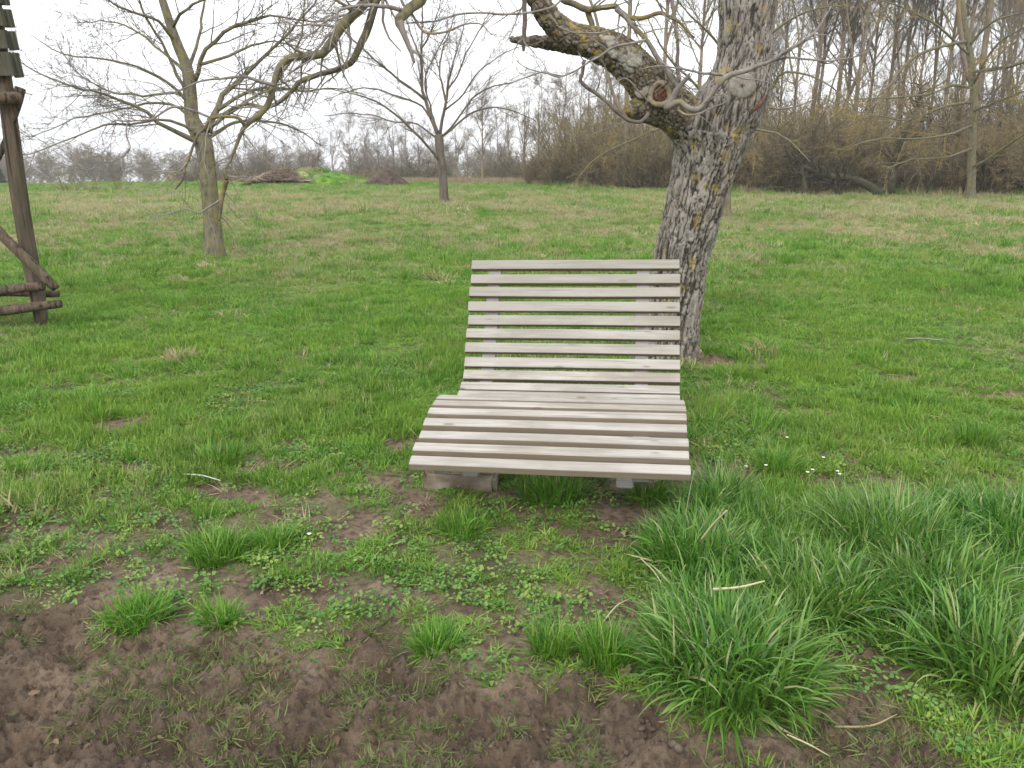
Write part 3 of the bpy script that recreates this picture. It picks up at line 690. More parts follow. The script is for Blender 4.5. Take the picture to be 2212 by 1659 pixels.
for i, (uv, t) in enumerate(zip(prof, tan)):
    nrm = np.array([-t[1], t[0]])
    if i == 0: nrm = np.array([-.36, .93]); t = np.array([.93, .36])
    # local frame: X along slat, Y along profile, Z outward (up / front)
    X_ = BR; Y_ = BD * t[0] + BU * t[1]; Z_ = np.cross(X_, Y_)
    if Z_[2] < 0 and False: Z_ = -Z_
    bm = bmesh.new(); bmesh.ops.create_cube(bm, size=1)
    bow = random.uniform(-.0012, .0012)
    bmesh.ops.scale(bm, vec=(BW * random.uniform(.998, 1.0), sw, stk), verts=bm.verts)
    bmesh.ops.bevel(bm, geom=[e for e in bm.edges], offset=.0055, segments=3, affect='EDGES', profile=.6)
    bmesh.ops.subdivide_edges(bm, edges=[e for e in bm.edges if abs(e.verts[0].co.x - e.verts[1].co.x) > .5], cuts=6)
    side = []
    for v in bm.verts:
        side.append(1.0 if (v.co.z < stk / 2 - .0045) else 0.0)
        v.co.y += bow * math.cos(v.co.x * 5) ; v.co.z += bow * math.sin(v.co.x * 4 + i)
    me = bpy.data.meshes.new('slat'); bm.to_mesh(me); bm.free()
    for p in me.polygons: p.use_smooth = False
    at = me.attributes.new('side', 'FLOAT', 'POINT'); at.data.foreach_set('value', side)
    at = me.attributes.new('back_tone', 'FLOAT', 'POINT'); at.data.foreach_set('value', [float(np.clip((i - 14) / 7 + random.uniform(-.12, .12), 0.03, 1))] * len(side))  # slat colour gets darker towards the top of the backrest
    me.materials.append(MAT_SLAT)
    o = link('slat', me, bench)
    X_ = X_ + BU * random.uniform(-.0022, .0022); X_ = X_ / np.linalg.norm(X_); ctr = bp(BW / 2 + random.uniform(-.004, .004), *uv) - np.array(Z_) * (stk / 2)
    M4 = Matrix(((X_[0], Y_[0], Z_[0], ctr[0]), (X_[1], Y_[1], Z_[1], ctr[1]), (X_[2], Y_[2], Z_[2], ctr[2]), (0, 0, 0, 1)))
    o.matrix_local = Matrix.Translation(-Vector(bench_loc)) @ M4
# two curved rails under the slats
K = 60
pc, _ = resample(np.c_[prof, np.zeros(len(prof))], np.zeros(len(prof)), K); pc = pc[:, :2]
tt = np.gradient(pc, axis=0); tt /= np.linalg.norm(tt, axis=1, keepdims=True); nr2 = np.stack([-tt[:, 1], tt[:, 0]], 1)
for s0 in (.135, .995):
    V = []
    for k in range(K):
        for (ds, off) in ((-.036, .031), (.036, .031), (.036, .085), (-.036, .085)):
            q = pc[k] - nr2[k] * off; V.append(bp(s0 + ds, q[0], q[1]) - bench_loc)
    V = np.array(V); idx = np.arange(K * 4).reshape(K, 4)
    q = np.stack([idx[:-1], np.roll(idx, -1, 1)[:-1], np.roll(idx, -1, 1)[1:], idx[1:]], -1).reshape(-1, 4)
    me = mesh_np('side_rail', V, [q, idx[0:1, ::-1], idx[-1:]], False, MAT_RAIL, {'side': np.zeros(len(V))})
    link('side_rail', me, bench)
def boxm(name, dx, dy, dz, mat, bev=.01, jit=.0, seed=0, seg=2):
    bm = bmesh.new(); bmesh.ops.create_cube(bm, size=1); bmesh.ops.scale(bm, vec=(dx, dy, dz), verts=bm.verts)
    bmesh.ops.bevel(bm, geom=list(bm.edges), offset=bev, segments=seg, affect='EDGES')
    if jit:
        bmesh.ops.subdivide_edges(bm, edges=list(bm.edges), cuts=2, use_grid_fill=True)
        rs = random.Random(seed)
        for v in bm.verts: v.co += Vector((rs.uniform(-jit, jit), rs.uniform(-jit, jit), rs.uniform(-jit, jit)))
    me = bpy.data.meshes.new(name); bm.to_mesh(me); bm.free(); me.materials.append(mat)
    return me
# legs and footings: blocks under the rails, front and rear
for s0, (fu, fv) in ((.20, (3.56, .33)), (.93, (3.56, .33)), (.16, (4.12, .25)), (.975, (4.12, .25))):
    top = bp(s0, fu, fv); g0 = hz(top[0], top[1])
    hgt = top[2] + .02 - g0 - .10
    o = link('leg', boxm('leg', .08, .14, hgt, MAT_RAIL, .006), bench, Vector((top[0], top[1], g0 + .10 + hgt / 2)) - Vector(bench_loc)); o.rotation_euler = (0, 0, -R(8.9))
for px, py, dx, dy, dz, rot in ((1000, 1052, .36, .32, .15, -.1), (1375, 1058, .24, .30, .13, -.2)):
    c = G(px, py - 22, .05)
    o = link('footing', boxm('footing', dx, dy, dz, MAT_CONC, .02, .006, 3), bench, Vector((c[0], c[1] + .1, .025)) - Vector(bench_loc)); o.rotation_euler = (.03, .05, rot)
for s0, fu in ((.15, 4.15), (.985, 4.15)):
    c = bp(s0, fu, 0); o = link('footing', boxm('footing', .24, .26, .16, MAT_CONC, .02, .006, 5), bench, Vector((c[0], c[1], .02)) - Vector(bench_loc))
c = G(1420, 1052)
o = tag(link('stone_block', boxm('stone_block', .115, .10, .085, MAT_CONC, .008, .003, 9), None, (c[0], c[1] + .03, .035)), 'small square grey block lying under the right front corner of the bench', 'stone'); o.rotation_euler = (.05, -.05, .15)

# ------------------------------------------------------------------ trees: generator
def spawn(P, Q, n, lmin, lmax, ang, up, gnarl, K, rs, rscale=.55, tmin=.15, rmin=.002, flat=0, lfall=.55, droop=0):
    """children of parent curves P (m,k,3) with radii Q"""
    m, k, _ = P.shape
    ln = np.linalg.norm(np.diff(P, axis=1), axis=2).sum(1); pi = rs.choice(m, n, p=ln / ln.sum())
    t = rs.uniform(tmin, 1, n) ** .85; f = t * (k - 1); i = np.minimum(f.astype(int), k - 2); w = (f - i)[:, None]
    a = P[pi, i]; b = P[pi, i + 1]; o = a * (1 - w) + b * w; d = b - a; d /= np.linalg.norm(d, axis=1, keepdims=True) + 1e-9
    rp = Q[pi, i] * (1 - w[:, 0]) + Q[pi, i + 1] * w[:, 0]
    rv = rs.normal(0, 1, (n, 3)); rv[:, 2] *= (1 - flat); rv -= (rv * d).sum(1, keepdims=True) * d; rv /= np.linalg.norm(rv, axis=1, keepdims=True) + 1e-9
    th = R(1) * (ang + rs.normal(0, 12, n))[:, None]
    dr = d * np.cos(th) + rv * np.sin(th)
    L_ = rs.uniform(lmin, lmax, n) * (1 - lfall * t)
    C = np.zeros((n, K, 3)); C[:, 0] = o; seg = (L_ / (K - 1))[:, None]
    for j in range(1, K):
        C[:, j] = C[:, j - 1] + dr * seg
        dr = dr + rs.normal(0, gnarl, (n, 3)) + np.array([0, 0, 1]) * up - np.array([0, 0, 1]) * droop * j / K
        dr /= np.linalg.norm(dr, axis=1, keepdims=True)
    r0 = np.maximum(np.minimum(rp * rscale, L_ * .03 + rmin), rmin)
    RQ = r0[:, None] * (1 - .72 * np.linspace(0, 1, K)[None, :])
    return C, RQ
def stackpoly(lst, K=14):
    P = []; Q = []
    for p, r in lst:
        a, b = resample(p, r, K); P.append(a); Q.append(b)
    return np.array(P), np.array(Q)
def wobble(P, amp, rs, sc=3):
    n = np.stack([fbm(P.reshape(-1, 3) * sc + 31 * a, 3, 60 + a) - .5 for a in range(3)], 1).reshape(P.shape)
    t = np.linspace(0, 1, P.shape[1])[None, :, None]
    return P + n * amp * 2 * np.minimum(t * 4, 1)
def trace(pts, Y0, dY=0, wpx=None):
    """[(px,py,widthpx)] at distance Y0..Y0+dY -> world points, radii"""
    n = len(pts); P = []; r = []
    for i, q in enumerate(pts):
        p = AY(q[0], q[1], Y0 + dY * i / max(1, n - 1)); P.append(p); r.append(q[2] * px2m(p) / 2)
    return P, r

# ---- left orchard tree
b0 = G(463, 556); YL = b0[1]
rs = np.random.default_rng(21)
trunkL = trace([(464, 562, 42), (462, 520, 38), (457, 460, 36), (448, 368, 34), (440, 312, 38), (428, 285, 38), (415, 257, 31), (411, 202, 27), (405, 150, 24), (386, 103, 21), (371, 62, 19), (358, 22, 17), (345, -20, 14), (330, -90, 10), (322, -180, 5)], YL)
limbs = [trace(p, YL, d) for p, d in (
    ([(437, 312, 20), (415, 301, 16), (368, 279, 12), (312, 246, 10), (257, 217, 8), (213, 198, 7), (147, 180, 5), (73, 151, 4), (10, 120, 2)], -1.6),
    ([(410, 200, 12), (397, 185, 11), (371, 147, 10), (345, 92, 8), (323, 48, 7), (301, 0, 6), (280, -60, 3)], -.6),
    ([(414, 230, 14), (380, 190, 9), (345, 165, 8), (290, 145, 6), (230, 128, 5), (150, 118, 4), (60, 75, 2)], -1.0),
    ([(450, 285, 24), (459, 255, 20), (475, 225, 17), (485, 205, 15), (515, 176, 13), (529, 158, 11), (570, 118, 9), (625, 66, 7), (673, 7, 5), (700, -50, 3)], .6),
    ([(418, 180, 15), (432, 147, 13), (436, 112, 12), (474, 81, 11), (515, 51, 10), (551, 40, 8), (607, 37, 6), (690, 42, 4), (760, 33, 2)], -.7),
    ([(470, 238, 12), (520, 205, 10), (575, 190, 8), (640, 196, 6), (720, 190, 4), (790, 200, 2)], .8),
    ([(432, 290, 12), (470, 262, 11), (530, 215, 9), (600, 175, 8), (640, 110, 6), (655, 40, 4), (660, -20, 3)], -1.4),
    ([(405, 160, 12), (420, 110, 10), (430, 60, 8), (440, 10, 7), (450, -60, 4)], .9),
    ([(436, 305, 12), (400, 270, 9), (340, 262, 7), (276, 267, 6), (220, 276, 5), (129, 309, 3.5), (55, 331, 2.5), (0, 336, 2)], -2.2),
    ([(425, 270, 12), (390, 235, 9), (330, 222, 7), (250, 235, 5), (175, 252, 4), (60, 300, 2)], 1.4),
    ([(412, 215, 10), (370, 200, 8), (300, 205, 6), (230, 195, 5), (160, 150, 3), (120, 90, 2)], 1.6),
    ([(408, 170, 10), (365, 120, 8), (300, 70, 6), (240, 45, 4), (160, 50, 2)], 1.2),
    ([(445, 300, 14), (500, 270, 9), (560, 262, 7), (640, 278, 5), (700, 320, 2)], 1.6),
    ([(380, 90, 10), (330, 40, 8), (250, 10, 6), (200, -30, 3)], -1.2),
    ([(372, 60, 10), (400, 20, 8), (470, -20, 6), (520, -60, 3)], -1.2),
    ([(430, 140, 10), (500, 120, 8), (580, 90, 5), (690, 110, 3)], 1.8))]
def build_tree(name, label, base, trunk, limbs, lv, mats, rs, group=None, tside=14, cat='tree', Kl=16, wob=.03):
    loc = np.array([base[0], base[1], base[2]])
    t = thing(name, label, cat, loc, group)
    tp, tr = resample(trunk[0], trunk[1], 40)
    rb = np.linspace(0, 1, 40); tr = tr * (1 + .10 * (vnoise(np.stack([rb * 9, rb * 0, rb * 0], 1), 3) - .5)); tr[:2] *= 1.15
    V, F = tubes((tp - loc)[None], tr[None], tside, True); 
    nrm = V - np.repeat(tp - loc, tside, 0)
    V = V + nrm * (.18 * (fbm(V * np.array([9, 9, 4]) + 3, 3, 5) - .5))[:, None]
    link('trunk', mesh_np('trunk', V, F, True, mats[0]), t)
    P, Q = stackpoly(limbs, Kl); P = wobble(P, wob, rs); Q = Q * .74
    for i in range(len(P)):
        V, F = tubes((P[i] - loc)[None], Q[i][None], 8, True); link('limb', mesh_np('limb', V, F, True, mats[0]), t)
    par = (P, Q); parts = []
    for (n, l0, l1, ang, up, gn, K, rm, sd) in lv:
        C, q = spawn(par[0], par[1], n, l0, l1, ang, up, gn, K, rs, rmin=rm, rscale=.42)
        parts.append(tubes(C - loc, q, sd)); par = (C, q) if len(C) and K > 3 else par
    V, F = join(parts)
    link('crown', mesh_np('crown', V, F, True, mats[1]), t)
    return t
build_tree('orchard_tree', 'bare orchard tree with a mossy trunk and wide spreading limbs, left of the bench', (b0[0], b0[1], hz(b0[0], b0[1])), trunkL, limbs,
           [(240, .5, 1.7, 38, .01, .11, 10, .0050, 5), (1900, .15, .6, 48, .03, .13, 7, .0036, 4), (8500, .03, .12, 55, .03, .1, 3, .0030, 3)], (MAT_BK_ORCH, MAT_TWIG), rs, wob=.075)

# ---- middle orchard tree
b1 = G(961, 441); YM = b1[1]; rs = np.random.default_rng(22)
trunkM = trace([(961, 446, 22), (959, 425, 19), (956, 368, 17), (951, 330, 17), (949, 303, 18), (947, 290, 17)], YM)
limbsM = [trace(p, YM, d) for p, d in (
    ([(947, 294, 13), (938, 270, 12), (929, 251, 11), (920, 214, 10), (914, 199, 9), (911, 153, 8), (909, 107, 7), (912, 61, 5), (914, 15, 4), (918, -30, 2)], .5),
    ([(950, 294, 10), (955, 260, 9), (963, 214, 8), (969, 178, 7), (976, 147, 5), (984, 116, 4), (996, 80, 3), (1005, 30, 2)], -.6),
    ([(963, 220, 7), (955, 184, 6), (950, 159, 5), (952, 123, 5), (960, 95, 4), (975, 60, 3), (985, 10, 2)], .8),
    ([(950, 350, 8), (940, 335, 8), (910, 300, 8), (877, 267, 7), (849, 242, 6), (800, 214, 5), (724, 195, 3), (640, 192, 2)], -1.5),
    ([(917, 214, 9), (900, 200, 8), (874, 181, 7), (831, 147, 6), (791, 113, 5), (739, 61, 3), (710, 20, 2)], -.8),
    ([(950, 298, 7), (970, 280, 6), (990, 254, 6), (1024, 208, 5), (1067, 187, 4), (1122, 172, 3), (1180, 153, 2)], -1),
    ([(952, 296, 7), (970, 284, 6), (996, 260, 6), (1024, 242, 5), (1064, 233, 4), (1107, 239, 3), (1159, 262, 2)], 1.5),
    ([(945, 288, 6), (938, 262, 6), (928, 225, 5), (918, 190, 5), (925, 150, 4), (950, 100, 3), (975, 60, 2)], 1.5),
    ([(930, 255, 7), (905, 225, 6), (850, 205, 5), (790, 190, 4), (700, 215, 2)], 2),
    ([(945, 300, 6), (900, 268, 5), (850, 262, 4), (780, 245, 3), (700, 250, 2)], 1.2),
    ([(911, 130, 6), (895, 95, 5), (880, 50, 4), (860, 10, 2)], 1),
    ([(966, 195, 6), (990, 160, 5), (1010, 110, 4), (1040, 60, 3), (1060, 20, 2)], 1),
    ([(958, 240, 6), (1000, 205, 5), (1030, 160, 4), (1080, 120, 3), (1130, 100, 2)], -1.5),
    ([(909, 107, 6), (930, 70, 5), (945, 30, 3), (955, -20, 2)], -1))]
build_tree('orchard_tree', 'smaller bare orchard tree with a straight trunk standing in the middle of the field', (b1[0], b1[1], hz(b1[0], b1[1])), trunkM, limbsM,
           [(150, .8, 2.6, 34, .03, .08, 10, .0075, 4), (2800, .2, .8, 42, .04, .1, 6, .0052, 3), (4200, .06, .2, 50, .03, .1, 3, .004, 3)], (MAT_BK_MID, MAT_TWIG), rs, wob=.06)

# ---- tree right behind the old tree, with lichen twigs
b2 = G(1562, 474); YB = b2[1]; rs = np.random.default_rng(23)
trunkB = trace([(1562, 478, 34), (1563, 440, 30), (1566, 380, 27), (1570, 300, 25), (1580, 200, 24), (1590, 100, 20), (1600, 0, 15), (1605, -150, 6)], YB)
limbsB = [trace(p, YB, d) for p, d in (
    ([(1572, 300, 12), (1610, 250, 10), (1660, 200, 9), (1690, 158, 8), (1740, 160, 6), (1800, 190, 4), (1850, 240, 2)], -3),
    ([(1580, 220, 12), (1620, 130, 10), (1680, 60, 8), (1760, 20, 5), (1840, 10, 3)], -3),
    ([(1568, 330, 10), (1530, 280, 8), (1450, 270, 7), (1370, 300, 5), (1290, 340, 3), (1240, 395, 2)], -5),
    ([(1575, 260, 10), (1500, 180, 8), (1440, 120, 6), (1400, 40, 3)], -1),
    ([(1590, 120, 10), (1650, 40, 8), (1700, -40, 4)], 2),
    ([(1590, 150, 9), (1540, 80, 7), (1480, 20, 4), (1420, -60, 2)], -3),
    ([(1570, 310, 9), (1500, 300, 7), (1420, 250, 5), (1330, 270, 3), (1260, 300, 2)], -6),
    ([(1575, 290, 9), (1640, 280, 7), (1700, 300, 5), (1750, 350, 2)], -4))]
build_tree('field_tree', 'bare tree with yellow lichen twigs whose trunk shows just behind the old tree', (b2[0], b2[1], hz(b2[0], b2[1])), trunkB, limbsB,
           [(110, .6, 1.8, 45, .0, .12, 9, .006, 4), (800, .2, .7, 48, .0, .13, 6, .0045, 3), (2500, .05, .18, 55, 0, .1, 3, .0035, 3)], (MAT_BK_ORCH, MAT_LICHT), rs)

# ---- lichen tree at the right edge
b3 = G(2096, 432); Y3 = b3[1]; rs = np.random.default_rng(24)
trunk3 = trace([(2095, 436, 22), (2098, 400, 17), (2099, 340, 16), (2101, 276, 16), (2103, 200, 15), (2098, 130, 14), (2088, 70, 12), (2080, 0, 9), (2075, -120, 4)], Y3)
limbs3 = [trace(p, Y3, d) for p, d in (
    ([(2100, 190, 9), (2055, 184, 8), (2012, 202, 7), (1932, 211, 5), (1834, 216, 3), (1790, 230, 2)], -3),
    ([(2090, 90, 10), (2055, 95, 9), (1988, 116, 8), (1948, 147, 6), (1926, 181, 5), (1902, 202, 4), (1860, 260, 2)], -4),
    ([(2101, 361, 8), (2131, 346, 8), (2175, 315, 7), (2212, 291, 5), (2280, 250, 3)], -4),
    ([(2103, 155, 10), (2130, 152, 10), (2178, 144, 9), (2212, 135, 8), (2300, 110, 5)], -6),
    ([(2102, 240, 8), (2140, 225, 7), (2190, 205, 6), (2260, 180, 3)], -5),
    ([(2101, 270, 8), (2050, 290, 7), (1980, 300, 5), (1900, 300, 4), (1820, 320, 2)], -5),
    ([(2100, 220, 8), (2040, 230, 7), (1960, 260, 5), (1880, 250, 3), (1800, 290, 2)], -1),
    ([(2095, 120, 8), (2030, 60, 7), (1960, 20, 5), (1900, 0, 3)], -3),
    ([(2092, 100, 8), (2140, 50, 7), (2200, 30, 5), (2260, 20, 3)], -3),
    ([(2102, 320, 7), (2040, 340, 5), (1970, 345, 4), (1900, 370, 2)], -5),
    ([(2103, 180, 8), (2150, 100, 6), (2212, 60, 4), (2260, 30, 2)], -8))]
build_tree('field_tree', 'tree with yellow lichen twigs and a pale lower trunk near the right edge', (b3[0], b3[1], hz(b3[0], b3[1])), trunk3, limbs3,
           [(170, .8, 2.6, 45, -.01, .12, 9, .011, 4), (1300, .3, 1.0, 48, 0, .14, 6, .0075, 3), (4200, .08, .3, 55, 0, .1, 3, .006, 3)], (MAT_BK_ORCH, MAT_LICHT), rs)

# ------------------------------------------------------------------ old tree in front
bO = G(1440, 770); YO = bO[1]; rs = np.random.default_rng(31)
locO = np.array([bO[0], bO[1], hz(bO[0], bO[1])])
old = thing('old_tree', 'old leaning tree with thick fissured bark and a forked trunk right behind the bench', 'tree', locO)
def tr_(pts, d=0): return trace(pts, YO, d)
T = [tr_([(1436, 800, 150), (1438, 770, 132), (1448, 735, 122), (1452, 700, 118), (1460, 640, 118), (1470, 560, 118), (1486, 500, 124), (1500, 440, 124), (1516, 380, 132), (1530, 330, 146), (1538, 290, 160)]),
     tr_([(1520, 330, 130), (1545, 280, 145), (1572, 235, 150), (1594, 190, 138), (1606, 130, 118), (1610, 60, 112), (1614, 0, 122), (1620, -120, 115), (1630, -300, 100)]),
     tr_([(1520, 320, 110), (1492, 272, 100), (1452, 232, 92), (1415, 205, 88), (1388, 168, 84), (1352, 130, 80), (1310, 103, 74), (1262, 88, 62), (1222, 72, 56), (1192, 45, 50), (1168, 10, 48), (1150, -40, 46), (1130, -130, 42)], -.5),
     tr_([(1265, 95, 50), (1215, 94, 36), (1175, 91, 27), (1130, 88, 20), (1100, 85, 12)], -.1),
     tr_([(1480, 262, 70), (1420, 240, 62), (1378, 236, 48), (1364, 232, 30)], -.3),        # swollen lump left of fork
     tr_([(1590, 215, 130), (1630, 212, 90), (1648, 212, 62)], -.1),       # right bulge
     tr_([(1440, 770, 120), (1395, 768, 60), (1365, 790, 24)], -.2), tr_([(1448, 765, 100), (1495, 768, 50), (1520, 790, 20)], .1)]
parts = []
for p, r in T:
    a, b = resample(p, r, 46); parts.append(tubes((a - locO)[None], b[None], 20, True))
V, F = join(parts)
tmpm = mesh_np('tmp_hull', V, F, False); tmp = bpy.data.objects.new('tmp_hull', tmpm); COL.objects.link(tmp)
md = tmp.modifiers.new('r', 'REMESH'); md.mode = 'VOXEL'; md.voxel_size = .008
md2 = tmp.modifiers.new('s', 'SMOOTH'); md2.iterations = 9; md2.factor = .6
ev = tmp.evaluated_get(bpy.context.evaluated_depsgraph_get()); em = ev.to_mesh()
V = np.empty(len(em.vertices) * 3, np.float32); em.vertices.foreach_get('co', V); V = V.reshape(-1, 3).astype(float)
N = np.empty(len(em.vertices) * 3, np.float32); em.vertices.foreach_get('normal', N); N = N.reshape(-1, 3).astype(float)
Fq = np.array([p.vertices[:] for p in em.polygons if len(p.vertices) == 4]); Ft = np.array([p.vertices[:] for p in em.polygons if len(p.vertices) == 3]).reshape(-1, 3)
ev.to_mesh_clear(); bpy.data.objects.remove(tmp)
# limb weight: distance to the left limb axis against the trunk axis
def axd(V, p):
    a, _ = resample(p[0], p[1], 60); a = a - locO; d = np.full(len(V), 9.); 
    for q in a: d = np.minimum(d, np.linalg.norm(V - q, axis=1))
    return d
dl = np.minimum(axd(V, (T[2][0][3:], T[2][1][3:])), axd(V, T[3])); dt = np.minimum(axd(V, T[0]), axd(V, T[1]))
lw = sst(-.05, .06, dt - dl)
W = np.stack([fbm(V * 7 + 5 * k, 3, 80 + k) - .5 for k in range(3)], 1)
pv = V.copy(); pv[:, 0] -= .17 * V[:, 2]
q = pv / np.array([.055, .055, .15]) + W * 2.2
f1, f2, cid = voro(q, 3); e1 = f2 - f1
rdg = lambda sx, sz, sd, a: np.abs(fbm(np.stack([pv[:, 0] * sx, pv[:, 1] * sx, pv[:, 2] * sz], 1) + W * a, 3, sd) - .5)
ed = T[2][0][6] - T[2][0][3]; ed /= np.linalg.norm(ed); s1 = np.cross(ed, [0, 1, 0]); s1 /= np.linalg.norm(s1); s2 = np.cross(ed, s1)
ql = np.stack([V @ s1 / .03, V @ s2 / .03, V @ ed / .05], 1) + W * 1.6
g1, g2, gid = voro(ql, 5)
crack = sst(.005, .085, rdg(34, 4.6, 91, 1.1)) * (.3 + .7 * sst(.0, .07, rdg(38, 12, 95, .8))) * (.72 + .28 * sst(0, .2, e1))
topf = 1 - .45 * sst(1.5, 2.3, V[:, 2]) 
dT = (crack - 1) * .019 * topf + cid * .005 + (fbm(pv * np.array([34, 34, 9]), 4, 44) - .5) * .012
ledge = sst(0, .25, g2 - g1)
dL = (ledge - 1) * .009 + gid * .008 + (fbm(V * 26, 3, 46) - .5) * .010
disp = dT * (1 - lw) + dL * lw
V2 = V + N * disp[:, None]
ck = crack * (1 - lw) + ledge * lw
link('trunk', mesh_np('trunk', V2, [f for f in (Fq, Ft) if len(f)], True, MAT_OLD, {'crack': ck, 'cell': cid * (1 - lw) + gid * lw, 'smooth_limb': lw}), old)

# cut scars
def toward(p, off):   # a point of the old tree surface facing the meadow side, moved off metres toward the viewer side
    return p + np.array([0, -off, 0])
def disc(name, ctr, nrm, r, mat, rim=None, depth=.02, seed=0):
    nrm = np.array(nrm, float); nrm /= np.linalg.norm(nrm); u = np.cross(nrm, [0, 0, 1]); u /= np.linalg.norm(u); v = np.cross(nrm, u)
    k = 26; a = np.arange(k) / k * 6.283; w = 1 + .04 * np.sin(2 * a + seed) + .03 * np.sin(5 * a)
    V = [np.zeros(3)]; rings = [(.45, .004), (.85, .003), (1.0, -.004), (1.04, -depth)]
    for rr_, h in rings: V += [(math.cos(x) * u + math.sin(x) * v) * r * rr_ * ww + nrm * h for x, ww in zip(a, w)]
    F1 = np.array([[0, 1 + i, 1 + (i + 1) % k] for i in range(k)]); F2 = np.array([[1 + j * k + i, 1 + (j + 1) * k + i, 1 + (j + 1) * k + (i + 1) % k, 1 + j * k + (i + 1) % k] for j in range(3) for i in range(k)])
    return link(name, mesh_np(name, np.array(V), [F1, F2], True, mat), old, Vector(ctr) - Vector(locO))
def ringm(name, ctr, nrm, r, r2, mat):
    nrm = np.array(nrm, float); nrm /= np.linalg.norm(nrm); u = np.cross(nrm, [0, 0, 1]); u /= np.linalg.norm(u); v = np.cross(nrm, u)
    k = 30; a = np.linspace(0, 6.283, k); P = np.array([(math.cos(x) * u + math.sin(x) * v * 1.08) * r * (1 + .06 * math.sin(3 * x)) for x in a])
    V, F = tubes(P[None], np.full((1, k), r2), 8); return link(name, mesh_np(name, V, F, True, mat), old, Vector(ctr) - Vector(locO))
from mathutils.bvhtree import BVHTree
bv = BVHTree.FromPolygons([Vector(v) for v in (V2 + locO)], [tuple(f) for f in Fq])
def hit(px, py):
    d = ray(px, py); h = bv.ray_cast(Vector(cC), Vector(d).normalized()); return (np.array(h[0]), np.array(h[1])) if h[0] else (AY(px, py, YO), np.array([0, -1., 0]))
h0, _ = hit(1604, 185); c_ = h0 + np.array([0, -.004, 0]); disc('pruning_scar', c_, (-.10, -1, .12), .092, MAT_CUT, seed=1)
for k in range(5):
    a = k * 1.26; P = np.array([[0, 0, 0], [.5, 0, .5], [1, 0, 1]]) * np.array([math.cos(a), 0, math.sin(a)]) * .022
    V, F = tubes(P[None], np.array([[.003, .0025, .001]]), 5, True); link('heart_check', mesh_np('heart_check', V, F, True, MAT_ROT), old, Vector(c_ + np.array([-.005, -.006, .0])) - Vector(locO))
h0, _ = hit(1425, 204); c_ = h0 + np.array([0, -.012, 0])
ringm('callus_ring', c_, (-.1, -1, .0), .070, .021, MAT_RIM); disc('knot_hole', c_ + np.array([0, .008, 0]), (-.1, -1, 0), .055, MAT_ROT, seed=3)
h0, n0 = hit(1638, 228); P, q = resample([h0 + np.array([-.09, -.0, -.07]), h0 + np.array([0, -.012, 0]), h0 + np.array([.05, .01, .075])], [.004, .017, .006], 9)
V, F = tubes((P - locO)[None], q[None], 8, True); link('red_wound', mesh_np('red_wound', V, F, True, MAT_RED), old)
h0, _ = hit(1385, 195); disc('pruning_scar', h0 + np.array([0, -.006, 0]), (-.5, -1, .1), .055, MAT_CUT, seed=5)

